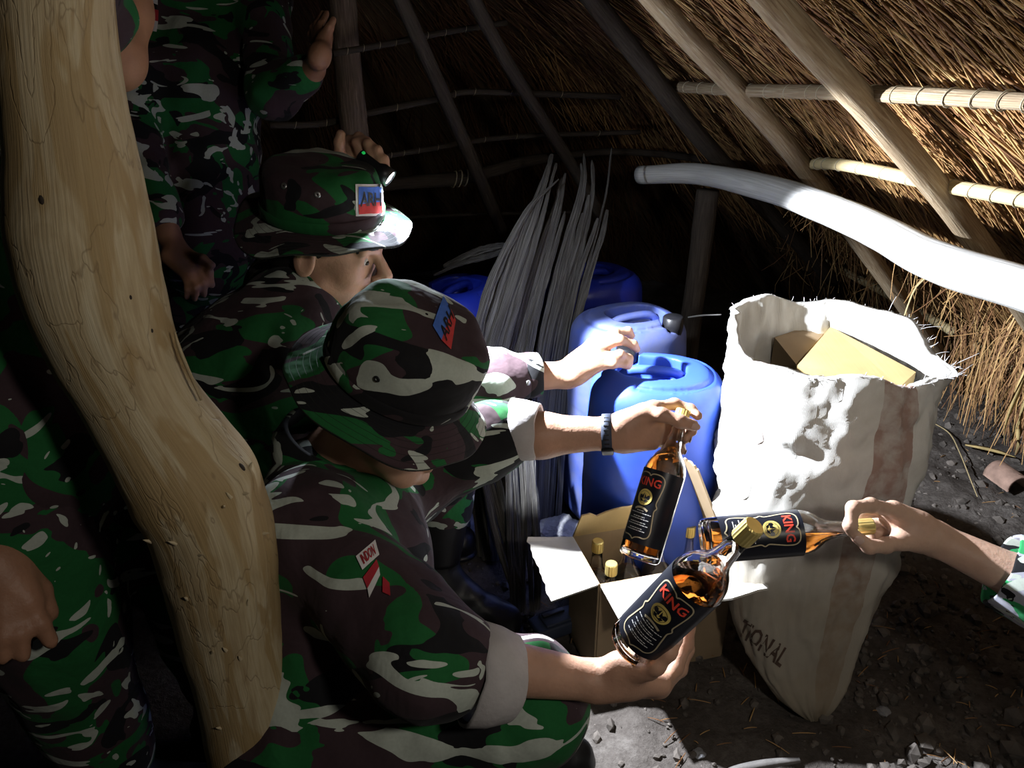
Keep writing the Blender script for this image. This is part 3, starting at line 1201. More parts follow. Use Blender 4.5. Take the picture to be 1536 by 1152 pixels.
def can_geometry():
    rx, ry = 0.155, 0.135
    s = SDF((-0.19, -0.17, -0.01), (0.19, 0.17, 0.64), 0.0042)
    X, Y, Z = np.meshgrid(*s.ax, indexing='ij', sparse=True)
    # rounded oval section that narrows towards the shoulder
    def body(X, Y, Z, grow):
        n = 2.6
        zt = np.clip((Z - 0.36) / (CANH - 0.36), 0, 1)
        k = 1 - 0.09 * zt * zt + 0.006 * np.cos(Z * 60) * (Z < 0.36)
        q = (np.abs(X / (rx * k)) ** n + np.abs(Y / (ry * k)) ** n) ** (1 / n)
        return (q - 1) * ry + grow
    side = body(X, Y, Z, 0)
    rnd = 0.05
    dz = np.maximum(Z - (CANH - rnd), -(Z - 0.02))
    a = np.maximum(side + rnd, 0)
    b = np.maximum(dz, 0) if False else np.maximum(np.abs(Z - CANH / 2) - (CANH / 2 - rnd), 0)
    d = np.sqrt(a * a + b * b) - rnd + np.minimum(np.maximum(side + rnd, np.abs(Z - CANH / 2) - (CANH / 2 - rnd)), 0)
    f = d
    top = CANH
    # groove ring on the top
    n = 2.2
    ring = np.abs((np.abs(X / 0.118) ** n + np.abs(Y / 0.100) ** n) ** (1 / n) - 1) * 0.105
    groove = np.maximum(ring - 0.0055, np.abs(Z - top) - 0.012)
    groove = np.maximum(groove, -(X + 0.045))
    f = np.maximum(f, -groove)
    # hand recess with a handle bridge left standing
    n = 3.0
    rec = ((np.abs((X + 0.015) / 0.074) ** n + np.abs((Y - 0.004) / 0.062) ** n) ** (1 / n) - 1) * 0.065
    rec = np.maximum(rec, (top - 0.055) - Z)
    f = np.maximum(f, -rec)
    # neck recess for the screw cap
    cc = np.sqrt((X + 0.075) ** 2 + (Y - 0.088) ** 2) - 0.034
    f = np.maximum(f, -np.maximum(cc, (top - 0.025) - Z))
    s.f = f.astype(np.float32)
    s.f[[0, -1], :, :] = 1
    s.f[:, [0, -1], :] = 1
    s.f[:, :, [0, -1]] = 1
    return s.mesh(1)


CAN_V, CAN_F = can_geometry()
hV, hF, _ = tube([(-0.085, 0.002, CANH - 0.03), (-0.06, 0.003, CANH - 0.012), (-0.01, 0.004, CANH - 0.008), (0.04, 0.004, CANH - 0.012), (0.062, 0.003, CANH - 0.03)],
                 [0.010, 0.011, 0.011, 0.011, 0.010], 16, 12)
cp = [(0.0001, 0.032), (0.022, 0.032), (0.0255, 0.029), (0.0265, 0.004), (0.0255, 0.0), (0.024, -0.02)]
capV, capF, _ = lathe(cp, 28)
capV = capV * 1.0
ridge = np.array([1 + 0.03 * ((i % 28) % 2) for i in range(len(capV))])
capV[:, 0] *= ridge
capV[:, 1] *= ridge
capV = capV + np.array((-0.075, 0.088, CANH - 0.022))


def can(px, py, rot, mat, label, dz=0.0, capmat='black'):
    c = G(px, py, CANH)
    c = Vector((c.x, c.y, 0.0))
    t = thing('plastic_can', label, 'jerrycan', c, 'blue plastic cans standing along the back')
    R = Matrix.Rotation(math.radians(rot), 3, 'Z')
    add('body', xf(CAN_V, R, c), CAN_F, mat, t)
    add('handle', xf(hV, R, c), hF, mat, t)
    add('screw_cap', xf(capV, R, c), capF, M[capmat], t)
    return t


can(988, 552, -12, M['can_clean'], 'bright blue plastic can beside the white sack, nearest of the cans')
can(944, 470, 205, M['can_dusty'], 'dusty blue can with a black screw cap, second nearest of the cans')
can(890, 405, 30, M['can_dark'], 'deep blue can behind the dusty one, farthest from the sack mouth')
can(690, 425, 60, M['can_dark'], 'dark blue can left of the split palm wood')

# ------------------------------------------------------------------ split palm wood


def slab(px_pts, t0, t1, w, thick, seed, label, base=None):
    """a split slab of palm wood: torn fibre strips lying side by side"""
    n = len(px_pts)
    pts = [W(x, y, t0 + (t1 - t0) * i / (n - 1)) for i, (x, y) in enumerate(px_pts)]
    rad = [wi / 2 / FPX * (t0 + t1) / 2 for wi in w]
    if base is not None:
        pts.append(Vector(base))
        rad.append(rad[-1] * 0.9)
    g_ = np.random.default_rng(seed + 40)
    C = catmull([list(p) + [r] for p, r in zip(pts, rad)], 48)
    S, R = C[:, :3], C[:, 3]
    T, U, B = frames(S)
    s_ = np.array((1, 0.15, 0.0))
    U = s_ - T * (T @ s_)[:, None]
    U /= np.linalg.norm(U, axis=1)[:, None]
    B = np.cross(T, U)
    wmax = max(w)
    k = 5 if wmax > 50 else 4 if wmax > 36 else 3 if wmax > 24 else 2 if wmax > 16 else 1
    t = thing('split_palm_slab', label, 'wood', pts[-1], 'split palm wood leaning at the back')
    for q in range(k):
        f = (q + 0.5) / k * 2 - 1
        top = 0 if k == 1 or q == k // 2 else int(g_.uniform(1, 18))
        sl = slice(top, 48)
        off = U * (f * (R * 0.4 + 0.6 * min(R.max(), 3 * R.min() + 0.012)) * 0.92)[:, None] + B * (g_.normal(0, 0.003) + 0.004 * np.sin(np.linspace(0, 6, 48) + q))[:, None]
        off = off + U * (0.0025 * np.sin(np.linspace(0, 9, 48) + q * 2.1))[:, None]
        P = (S + off)[sl]
        rr = np.maximum(np.maximum(R, 0.45 * R.max()) / k * g_.uniform(0.75, 1.4), 0.0035)[sl].copy() if k > 1 else np.maximum(R, 0.002)[sl].copy()
        m = len(P)
        rr[:3] *= np.array((0.3, 0.75, 0.95)) if q % 2 else np.array((0.75, 0.95, 1.0))
        seg = 12
        rid = g_.uniform(0.6, 1.25, seg)
        fl = 0.55 if k > 1 else thick
        V, UVl = [], []
        for i in range(m):
            for j in range(seg):
                a = 2 * math.pi * j / seg
                r = rr[i] * rid[j] * (1 + 0.30 * mnoise.noise(Vector((j * 1.7, i * 0.45, seed + q * 3.3))))
                V.append(P[i] + U[sl][i] * math.cos(a) * r + B[sl][i] * math.sin(a) * max(r * fl, 0.0025))
                UVl.append((q * 0.37 + (j / seg if j <= seg / 2 else 1 - j / seg) * 0.6, i * 0.02))
        F = [(i * seg + j, i * seg + (j + 1) % seg, (i + 1) * seg + (j + 1) % seg, (i + 1) * seg + j) for i in range(m - 1) for j in range(seg)]
        F += [tuple(range(seg - 1, -1, -1)), tuple((m - 1) * seg + j for j in range(seg))]
        add('fibre_strip', np.array(V), F, M['bark'], t, uv=np.array(UVl), smooth=False)
    return t


gb = lambda px, py, z=0.0: G(px, py, z)
slab([(838, 268), (792, 312), (748, 400), (716, 500), (700, 600)], 2.12, 1.98, [2, 8, 14, 16, 16], 0.5, 1, 'thin outer strip of grey palm wood, leftmost of the leaning bundle', gb(722, 835))
slab([(828, 236), (822, 262), (800, 330), (764, 440), (735, 540), (722, 620)], 2.16, 2.0, [4, 16, 46, 58, 62, 60], 0.42, 2, 'broadest slab of grey palm wood with a tall pointed tip', gb(742, 838))
slab([(846, 262), (838, 310), (812, 400), (786, 500), (770, 600)], 2.2, 2.05, [6, 22, 34, 42, 44], 0.45, 3, 'grey palm wood slab tucked right of the broadest one', gb(776, 820))
slab([(874, 232), (876, 280), (856, 360), (836, 440), (812, 560)], 2.24, 2.1, [3, 16, 22, 26, 26], 0.5, 4, 'slim upright splinter of palm wood with a forked tip over the blue cans', gb(798, 800))
slab([(884, 240), (886, 290), (872, 360), (850, 440), (826, 560)], 2.25, 2.11, [2, 10, 14, 18, 20], 0.5, 5, 'narrow splinter of palm wood between two taller ones', gb(812, 795))
slab([(916, 222), (910, 290), (896, 350), (872, 430), (846, 560)], 2.26, 2.12, [2, 10, 18, 24, 26], 0.5, 6, 'curved splinter of palm wood farthest right of the bundle', gb(828, 790))
slab([(700, 560), (716, 640), (736, 720), (756, 810), (772, 872)], 1.93, 1.93, [18, 26, 30, 28, 22], 0.5, 7, 'grey palm wood strip ending on the ground left of the thick stake', gb(778, 884))
slab([(764, 540), (776, 640), (783, 740), (786, 840), (788, 918)], 1.93, 1.93, [34, 46, 52, 50, 44], 0.55, 8, 'thick grey palm stake standing beside the radio', gb(790, 926))
slab([(648, 408), (690, 392), (740, 376), (778, 366)], 2.2, 2.25, [6, 18, 22, 12], 0.6, 9, 'piece of palm wood lying across the dark blue can at the left')

# ------------------------------------------------------------------ white sack
SACK = [  # z, cx, cy, rx, ry, squareness
    (0.004, 0.612, 1.190, 0.022, 0.030, 2.4), (0.04, 0.600, 1.212, 0.062, 0.050, 2.8), (0.10, 0.592, 1.252, 0.100, 0.072, 3.4), (0.18, 0.588, 1.288, 0.126, 0.096, 3.8),
    (0.28, 0.592, 1.325, 0.150, 0.120, 3.8), (0.38, 0.600, 1.358, 0.170, 0.142, 3.4), (0.48, 0.610, 1.385, 0.184, 0.165, 2.9), (0.56, 0.620, 1.398, 0.190, 0.178, 2.6),
    (0.63, 0.626, 1.422, 0.190, 0.185, 2.4), (0.69, 0.630, 1.446, 0.186, 0.190, 2.3), (0.725, 0.632, 1.462, 0.184, 0.195, 2.3)]


def sack_pt(th, f, inner=0.0, wr=1.0):
    """f: 0 bottom .. 1 rim"""
    A_ = np.array(SACK)
    x = f * (len(A_) - 1)
    i = min(int(x), len(A_) - 2)
    t = x - i
    p0, p1, p2, p3 = A_[max(i - 1, 0)], A_[i], A_[i + 1], A_[min(i + 2, len(A_) - 1)]
    r = 0.5 * (2 * p1 + (p2 - p0) * t + (2 * p0 - 5 * p1 + 4 * p2 - p3) * t * t + (3 * p1 - p0 - 3 * p2 + p3) * t ** 3)
    z, cx, cy, rx, ry, n = r
    c, s = math.cos(th), math.sin(th)
    q = (abs(c) ** n + abs(s) ** n) ** (-1 / n)
    w = 0
    if wr:
        nv = Vector((math.cos(th) * 2.2, math.sin(th) * 2.2, z * 5))
        w = 0.010 * mnoise.noise(nv * 1.3) + 0.007 * mnoise.noise(nv * 2.9 + Vector((4, 1, 2))) + 0.0045 * mnoise.noise(nv * 6.5) + 0.002 * mnoise.noise(nv * 15)
        w += 0.010 * (1 - abs(math.sin(2.5 * th + 5 * z + 1.5 * mnoise.noise(nv)))) ** 6 * min(1, f * 2)
        # slack horizontal folds under the mouth and dents half way
        w -= 0.014 * math.exp(-((z - 0.60 + 0.03 * math.sin(th * 2)) / 0.022) ** 2) * (0.5 + 0.5 * math.sin(th * 1.5 + 2.2))
        w -= 0.012 * math.exp(-((z - 0.45 + 0.05 * math.sin(th * 3)) / 0.03) ** 2) * (0.5 + 0.5 * math.cos(th * 2 + 1))
        w *= min(1.0, 0.25 + f * 2)
    # standing crease running down the front right
    dth = (th - 5.35 + math.pi) % (2 * math.pi) - math.pi
    w += 0.022 * math.exp(-(dth / 0.10) ** 2) * max(0, 1 - f * 1.15) * min(1, f * 6)
    k = 1 + (w - inner) / max(rx, 0.03)
    zz = z
    if f > 0.8:   # the rim rises at the back and dips at the front, drawn to a corner at the right
        g_ = (f - 0.8) / 0.2
        zz += g_ * (0.018 * math.sin(th) + 0.012 * math.sin(3 * th + 0.6) + 0.006 * math.sin(7 * th))
        d2 = (th - 5.95 + math.pi) % (2 * math.pi) - math.pi
        k += g_ * 0.20 * math.exp(-(d2 / 0.24) ** 2)
        zz -= g_ * 0.03 * math.exp(-(d2 / 0.5) ** 2)
    return Vector((cx + rx * q * c * k, cy + ry * q * s * k, zz))


sack = thing('woven_sack', 'open white woven plastic sack with cardboard inside, beside the carton', 'sack', (0.622, 1.19, 0.0))
NT, NF = 150, 100
V, F, UV = [], [], []
for i in range(NF + 1):
    for j in range(NT):
        V.append(sack_pt(2 * math.pi * j / NT, i / NF))
        UV.append((((j / NT) + 0.0) % 1.0, i / NF))
nout = NF + 1
for i in range(36):          # rolled-in inner wall
    f = 1 - i / 36 * 0.5
    for j in range(NT):
        th = 2 * math.pi * j / NT
        p = sack_pt(th, f, 0.012)
        V.append(p)
        UV.append(((j / NT), f))
rows_ = nout + 36
for i in range(rows_ - 1):
    for j in range(NT):
        k = (j + 1) % NT
        F.append((i * NT + j, i * NT + k, (i + 1) * NT + k, (i + 1) * NT + j))
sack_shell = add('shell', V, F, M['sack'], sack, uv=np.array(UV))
# frayed threads on the mouth, one part
g = np.random.default_rng(3)
fv, ff = [], []
for i in range(110):
    th = g.uniform(0, 2 * math.pi) if i < 70 else g.normal(5.95, 0.35)
    p = sack_pt(th, 1.0)
    o = Vector((math.cos(th), math.sin(th), 0))
    ln = g.uniform(0.003, 0.012) if i < 70 else g.uniform(0.008, 0.034)
    e = p + o * ln * g.uniform(0.2, 1) + Vector((g.normal(0, .4), g.normal(0, .4), g.normal(0.3, .5))) * ln
    v, f_, _ = tube([p, (p + e) / 2 + Vector((0, 0, g.normal(0, .002))), e], [0.0006, 0.0006, 0.0003], 4, 4, cap=False)
    off = len(fv)
    fv += [tuple(x) for x in v]
    ff += [tuple(a + off for a in q) for q in f_]
add('frayed_thread', fv, ff, M['white'], sack, kind='stuff')
sack_bvh = bvh_of(sack_shell)


def view_dir(px, py):
    return (W(px, py, 1) - Vector((0, 0, CAMH))).normalized()


def decal_pts(bvh, pix, lift):
    """lay points on a surface where the sight lines through the pixels meet it"""
    out = []
    lastp = None
    for px, py in pix:
        h = bvh.ray_cast(Vector((0, 0, CAMH)), view_dir(px, py))
        if h[0] is None:
            out.append(None)
            continue
        n = h[1] if h[1].dot(view_dir(px, py)) < 0 else -h[1]
        lastp = h[0] + n * lift
        out.append(lastp)
    good = [p for p in out if p is not None]
    if not good:
        return None
    depth = sum((p - cam.location).length for p in good) / len(good)
    return [p if p is not None else cam.location + view_dir(*pix[i]) * depth for i, p in enumerate(out)]


def quad_map(q, u, v):
    """bilinear: q = tl, tr, br, bl pixels"""
    a = np.array(q, dtype=float)
    return tuple((a[0] * (1 - u) + a[1] * u) * (1 - v) + (a[3] * (1 - u) + a[2] * u) * v)


def decal_patch(name, bvh, q, mat, parent, lift=0.002, n=10, label=None):
    pix = [quad_map(q, i / n, j / n) for j in range(n + 1) for i in range(n + 1)]
    P = decal_pts(bvh, pix, lift)
    if P is None:
        return None
    m = n + 1
    F = [(j * m + i, (j + 1) * m + i, (j + 1) * m + i + 1, j * m + i + 1) for j in range(n) for i in range(n)]
    return add(name, P, F, mat, parent, label=label)


def decal_text(name, s, bvh, q, mat, parent, lift=0.003, pad=0.12):
    V, F = text_geo(s)
    lo, hi = V.min(0), V.max(0)
    U = (V - lo) / (hi - lo)
    pix = [quad_map(q, pad + (1 - 2 * pad) * u, 1 - (pad + (1 - 2 * pad) * v)) for u, v in U]
    P = decal_pts(bvh, pix, lift)
    if P is None:
        return None
    return add(name, P, F, mat, parent, smooth=False)


decal_text('printed_lettering', 'TIONAL', sack_bvh, [(1116, 926), (1188, 976), (1170, 1003), (1104, 950)], M['sack_print'], sack, 0.0015, 0.02)

# cardboard pieces stuffed into the sack
top = 0.635
p = [G(1172, 500, top + .03), G(1252, 482, top + .03), G(1372, 560, top), G(1362, 572, top), G(1248, 556, top)]
c0 = G(1290, 535, top)


def slab_poly(pts, thick):
    n = len(pts)
    V = [Vector(q) for q in pts] + [Vector(q) - Vector((0, 0, thick)) for q in pts]
    F = [tuple(range(n)), tuple(range(2 * n - 1, n - 1, -1))] + [(i, n + i, n + (i + 1) % n, (i + 1) % n) for i in range(n)]
    return np.array([tuple(v) for v in V]), F


V, F = slab_poly([G(1246, 490, 0.685), G(1374, 558, 0.675), G(1350, 580, 0.665), G(1196, 548, 0.665)], 0.22)
add('cardboard_sheet', V, F, M['card_tan'], smooth=False, label='tan cardboard carton lying in the mouth of the sack', cat='cardboard')
V, F = slab_poly([G(1162, 506, 0.675), G(1232, 482, 0.675), G(1246, 489, 0.675), G(1194, 546, 0.655)], 0.18)
add('cardboard_sheet', V, F, M['card'], smooth=False, label='brown shaded cardboard piece at the back left inside the sack', cat='cardboard')

# ------------------------------------------------------------------ carton of bottles
BXH = 0.262
BX0 = G(900, 876, BXH)
BXD = Vector((math.cos(math.radians(15)), math.sin(math.radians(15)), 0))
BYD = Vector((-BXD.y, BXD.x, 0))
BW, BD = 0.300, 0.165
BX0 = Vector((BX0.x, BX0.y, 0))
carton = thing('carton_box', 'open brown cardboard carton full of bottles, flaps folded out', 'box', BX0 + BXD * BW / 2 + BYD * BD / 2)


def bxp(x, y, z):
    return BX0 + BXD * x + BYD * y + Vector((0, 0, z))


def panel(name, c4, thick, mat, parent, ragged=None, n=1, curl=0.0, seed=0):
    """thin board through four corners (a,b,c,d); edge c-d may be torn"""
    a, b, c, d = [Vector(q) for q in c4]
    nrm = (b - a).cross(d - a).normalized()
    nu = 16
    nv = 6
    g_ = np.random.default_rng(seed)
    V = []
    tear = [g_.normal(0, ragged) if ragged else 0 for _ in range(nu + 1)]
    for j in range(nv + 1):
        for i in range(nu + 1):
            u, v = i / nu, j / nv
            p = (a * (1 - u) + b * u) * (1 - v) + (d * (1 - u) + c * u) * v
            if ragged:
                p = p + (d - a).normalized() * tear[i] * v ** 3
            p = p + nrm * curl * (math.sin(u * math.pi) * v + 0.3 * v * v)
            V.append(p)
    m = len(V)
    V += [q - nrm * thick for q in V]
    w = nu + 1
    F = []
    for j in range(nv):
        for i in range(nu):
            k = j * w + i
            F.append((k, k + 1, k + w + 1, k + w))
            F.append((m + k, m + k + w, m + k + w + 1, m + k + 1))
    rim = [i for i in range(w)] + [j * w + nu for j in range(1, nv + 1)] + [nv * w + i for i in range(nu - 1, -1, -1)] + [j * w for j in range(nv - 1, 0, -1)]
    for i in range(len(rim)):
        x, y = rim[i], rim[(i + 1) % len(rim)]
        F.append((y, x, m + x, m + y))
    return add(name, np.array([tuple(v) for v in V]), F, mat, parent, smooth=False)


th = 0.004
panel('wall', (bxp(0, 0, 0), bxp(BW, 0, 0), bxp(BW, 0, BXH), bxp(0, 0, BXH)), -th, M['card'], carton)
panel('wall', (bxp(0, BD, 0), bxp(BW, BD, 0), bxp(BW, BD, BXH), bxp(0, BD, BXH)), th, M['card'], carton)
panel('wall', (bxp(0, 0, 0), bxp(0, BD, 0), bxp(0, BD, BXH), bxp(0, 0, BXH)), th, M['card'], carton)
panel('wall', (bxp(BW, 0, 0), bxp(BW, BD, 0), bxp(BW, BD, BXH), bxp(BW, 0, BXH)), -th, M['card'], carton)
panel('bottom', (bxp(0, 0, .005), bxp(BW, 0, .005), bxp(BW, BD, .005), bxp(0, BD, .005)), th, M['card'], carton)
# flaps
fl = panel('flap', (bxp(0, 0, BXH), bxp(0, BD, BXH), W(790, 806, 1.70), W(826, 902, 1.60)), 0.004, M['card_white'], carton, 0.0015, seed=4)
panel('flap', (bxp(BW, -0.001, BXH), bxp(0, -0.001, BXH), W(936, 942, 1.50), W(1152, 884, 1.50)), 0.004, M['card_white'], carton, 0.004, seed=5, curl=0.004)
panel('flap', (bxp(0, BD, BXH), bxp(BW, BD, BXH), W(1060, 738, 1.78), W(872, 776, 1.70)), 0.004, M['card_tan'], carton, 0.003, seed=6)
panel('flap', (bxp(BW, BD, BXH), bxp(BW, 0.02, BXH), W(1046, 706, 1.60), W(1024, 684, 1.66)), 0.004, M['card'], carton, 0.004, seed=8)

# ------------------------------------------------------------------ bottles
BR = 0.0355
PROF = [(0.0001, 0.004), (0.022, 0.003), (0.030, 0.0), (0.034, 0.003), (BR, 0.008), (BR, 0.150), (0.0350, 0.158), (0.0325, 0.168), (0.0270, 0.178), (0.0195, 0.188),
        (0.0150, 0.198), (0.0132, 0.210), (0.0118, 0.228), (0.0112, 0.240), (0.0118, 0.242), (0.0118, 0.248), (0.0108, 0.250)]
INNER = [(0.0088, 0.250), (0.0092, 0.225), (0.0108, 0.208), (0.0128, 0.196), (0.0175, 0.186), (0.0245, 0.177), (0.0300, 0.167), (0.0325, 0.157), (0.0330, 0.150), (0.0330, 0.014), (0.028, 0.010), (0.0001, 0.011)]
CAPP = [(0.0001, 0.266), (0.0112, 0.266), (0.0128, 0.264), (0.0132, 0.244), (0.0130, 0.240)]
BL = 0.266


def cyl(u, z, r=BR + 0.0007):
    return (r * math.cos(u / BR), r * math.sin(u / BR), z)


def strip(pts, w, r):
    """thin printed line on the cylinder through (u, z) points"""
    P = [Vector(p) for p in pts]
    V, F = [], []
    for i, p in enumerate(P):
        d = (P[min(i + 1, len(P) - 1)] - P[max(i - 1, 0)]).normalized()
        n = Vector((-d.y, d.x)) * w / 2
        V.append(cyl(p.x + n.x, p.y + n.y, r))
        V.append(cyl(p.x - n.x, p.y - n.y, r))
    for i in range(len(P) - 1):
        F.append((2 * i, 2 * i + 1, 2 * i + 3, 2 * i + 2))
    return np.array(V), F


def label_parts():
    out = {}
    half = 1.75 * BR
    nu, z0, z1 = 40, 0.026, 0.152
    V, F = [], []
    for j, z in enumerate((z0, z1)):
        for i in range(nu + 1):
            V.append(cyl(-half + 2 * half * i / nu, z))
    F = [(i, i + 1, nu + 2 + i, nu + 1 + i) for i in range(nu)]
    out['label'] = (np.array(V), F, 'label')
    r1 = BR + 0.0012

    def txt(s, h, u0, z0, wmax=None):
        v, f = text_geo(s)
        sz = h / (v[:, 1].max() - v[:, 1].min())
        v = v * sz
        if wmax:
            v[:, 0] *= wmax / (v[:, 0].max() - v[:, 0].min())
        return np.array([cyl(u0 + a, z0 + b, r1) for a, b in v]), f
    out['brand_lettering'] = (*txt('KING', 0.0145, 0, 0.1295, 0.043), 'print_red')
    # round emblem
    v = [cyl(0, 0.103, r1)] + [cyl(0.0138 * math.cos(2 * math.pi * i / 30), 0.103 + 0.0138 * math.sin(2 * math.pi * i / 30), r1) for i in range(30)]
    out['emblem_disc'] = (np.array(v), [(0, 1 + i, 1 + (i + 1) % 30) for i in range(30)], 'gold_print')
    r2 = BR + 0.0017
    gs = []
    hull = [(-0.0075, -0.0035), (-0.005, -0.0080), (0.005, -0.0080), (0.0075, -0.0035)]
    gs.append((np.array([cyl(a, 0.103 + b, r2) for a, b in hull]), [(0, 1, 2, 3)]))
    for q in ([(-0.0008, -0.0028), (-0.0008, 0.0078), (-0.0062, -0.0022)], [(0.0006, -0.0028), (0.0056, -0.0024), (0.0006, 0.0062)]):
        gs.append((np.array([cyl(a, 0.103 + b, r2) for a, b in q]), [(0, 1, 2)]))
    ringp = [(0.0102 * math.cos(t), 0.103 + 0.0102 * math.sin(t)) for t in np.linspace(0, 2 * math.pi, 31)]
    gs.append(strip(ringp, 0.0006, r2))
    out['emblem_mark'] = (*merge(*gs), 'label')
    # arched band under the emblem
    arc = [(0.021 * math.sin(a), 0.064 + 0.021 * math.cos(a)) for a in np.linspace(-0.62, 0.62, 12)]
    out['arched_band'] = (*merge(strip(arc, 0.0032, r1)), 'cream_print')
    gs = []
    g_ = np.random.default_rng(2)
    for i, (z, wd) in enumerate(((0.0795, 0.013), (0.0755, 0.040), (0.0695, 0.022), (0.0660, 0.038), (0.0600, 0.030), (0.0562, 0.040), (0.0500, 0.024), (0.0465, 0.036))):
        u = -wd / 2
        while u < wd / 2:
            l = g_.uniform(0.002, 0.0055)
            gs.append(strip([(u, z), (min(u + l, wd / 2), z)], 0.0013, r1))
            u += l + 0.0009
    out['small_print'] = (*merge(*gs), 'print_white')
    gs = []
    for sgn in (-1, 1):
        top = [(0, 0.140), (sgn * 0.004, 0.1435), (sgn * 0.013, 0.1445), (sgn * 0.021, 0.1425), (sgn * 0.026, 0.136), (sgn * 0.0265, 0.125), (sgn * 0.025, 0.114), (sgn * 0.0235, 0.105),
               (sgn * 0.0225, 0.096), (sgn * 0.0255, 0.090), (sgn * 0.0225, 0.084), (sgn * 0.0235, 0.074), (sgn * 0.025, 0.062), (sgn * 0.0265, 0.050), (sgn * 0.025, 0.041), (sgn * 0.019, 0.0365),
               (sgn * 0.011, 0.0365), (sgn * 0.004, 0.0345), (0, 0.031)]
        S = catmull([(a, b) for a, b in top], 60)
        gs.append(strip([(a, b) for a, b in S], 0.0019, r1))
    out['border_line'] = (*merge(*gs), 'cream_print')
    return out


LABELS = label_parts()
SHELL = lathe(PROF + INNER, 32)
CAPG = lathe(CAPP, 36)
cv = CAPG[0]
for i in range(len(cv)):
    if cv[i][2] < 0.2655 and (i % 36) % 2:
        cv[i][0] *= 0.955
        cv[i][1] *= 0.955


def liquid_geo(mat, org, level):
    """inner volume cut by the horizontal plane z = level (world)"""
    prof = [(max(0.0001, r - 0.0002), z) for r, z in INNER[::-1]]
    v, f, _ = lathe(prof, 28)
    v = xf(v, mat, org)
    bm = bmesh.new()
    vs_ = [bm.verts.new(tuple(p)) for p in v]
    for q in f:
        bm.faces.new([vs_[i] for i in q])
    bm.faces.new([vs_[(len(prof) - 1) * 28 + j] for j in range(28)])
    geom = list(bm.verts) + list(bm.edges) + list(bm.faces)
    bmesh.ops.bisect_plane(bm, geom=geom, plane_co=(0, 0, level), plane_no=(0, 0, 1), clear_outer=True)
    edges = [e for e in bm.edges if e.is_boundary]
    if edges:
        bmesh.ops.holes_fill(bm, edges=edges, sides=0)
    bmesh.ops.recalc_face_normals(bm, faces=list(bm.faces))
    bm.verts.index_update()
    V = np.array([tuple(p.co) for p in bm.verts])
    F = [tuple(p.index for p in q.verts) for q in bm.faces]
    bm.free()
    return V, F


def bottle(base, top, facing, label, fill, group=None, detail=True):
    base, top = Vector(base), Vector(top)
    m = axis_basis(top - base, facing)
    t = thing('liquor_bottle', label, 'bottle', base, group)
    add('glass_body', xf(SHELL[0], m, base), SHELL[1], M['glass'], t)
    lv = base.z + fill * (top.z - base.z) if abs((top - base).normalized().z) > 0.5 else base.z + fill
    V, F = liquid_geo(m, base, lv)
    if len(F):
        add('spirit', V, F, M['amber'], t)
    add('screw_cap', xf(CAPG[0], m, base), CAPG[1], M['gold'], t, smooth=False)
    la = add('label', xf(LABELS['label'][0], m, base), LABELS['label'][1], M['label'], t)
    if detail:
        for k, (v, f, mt) in LABELS.items():
            if k != 'label':
                add(k, xf(v, m, base), f, M[mt], la, smooth=False)
    return t


def along(a, b):
    """base a, direction to b, at the true bottle length"""
    a, b = Vector(a), Vector(b)
    return a, a + (b - a).normalized() * BL


TOCAM = Vector((0, 0, CAMH))
b1a, b1b = along(W(950, 966, 1.04), W(1132, 788, 0.885))
bottle(b1a, b1b, TOCAM - b1a + Vector((-0.10, 0, 0.0)), 'bottle with dark label resting upright on the crouching soldier\'s open palm', 0.60)
b2b = W(1026, 614, 1.355)
b2a = b2b + (W(960, 832, 1.335) - b2b).normalized() * BL
bottle(b2a, b2b, TOCAM - b2a + Vector((-1.15, 0, 0)), 'bottle hanging by its neck from the hand with the wristwatch', 0.72)
b3b = W(1310, 789, 1.235)
b3a = b3b + (W(1046, 812, 1.255) - b3b).normalized() * BL
bottle(b3a, b3b, TOCAM - b3a + Vector((0, 0, 0.5)), 'bottle held out sideways by the hand from the right', 0.018)
k = 0
for iy in range(2):
    for ix in range(4):
        if (ix, iy) in ((1, 0), (2, 0)):
            continue
        p = bxp(0.041 + ix * 0.0727, 0.042 + iy * 0.0800, 0.008)
        bottle(p, p + Vector((0, 0, BL)), Vector((-.3 + 0.2 * ix, -1, 0)), 'gold capped bottle in the %s row of the carton, %s' % (('front', 'back')[iy], ('beside its left flap', 'second from its left flap', 'third from its left flap', 'nearest the sack')[ix]), 0.66, 'bottles left in the carton', detail=False)

# ------------------------------------------------------------------ two-way radio on the ground
rc = G(832, 934, 0.03)
radio = thing('handheld_radio', 'black handheld radio lying on the ground beside the carton', 'radio', (rc.x, rc.y, 0))
ra = (G(878, 915) - G(790, 945)).normalized()
m3 = axis_basis(Vector((0, 0, 1)), ra)
V, F = box_geo(0.115, 0.058, 0.034, 0.006)
add('case', xf(V, m3, Vector((rc.x, rc.y, 0.025))), F, M['strap'], radio)
V, F = box_geo(0.075, 0.044, 0.008, 0.003)
add('battery', xf(V + np.array((0.006, 0.0, 0.0)), m3, Vector((rc.x, rc.y, 0.044))), F, M['strap'], radio)
V, F = box_geo(0.055, 0.014, 0.006, 0.002)
add('belt_clip', xf(V + np.array((0.0, 0.01, 0.0)), m3, Vector((rc.x, rc.y, 0.052))), F, M['black'], radio)
a0 = Vector((rc.x, rc.y, 0.026)) - ra * 0.056 + m3.col[1] * -0.014
v, f, _ = tube([a0, a0 - ra * 0.03, a0 - ra * 0.075 + Vector((0, 0, -0.008))], [0.008, 0.007, 0.005], 10, 10)
add('antenna', v, f, M['black'], radio)
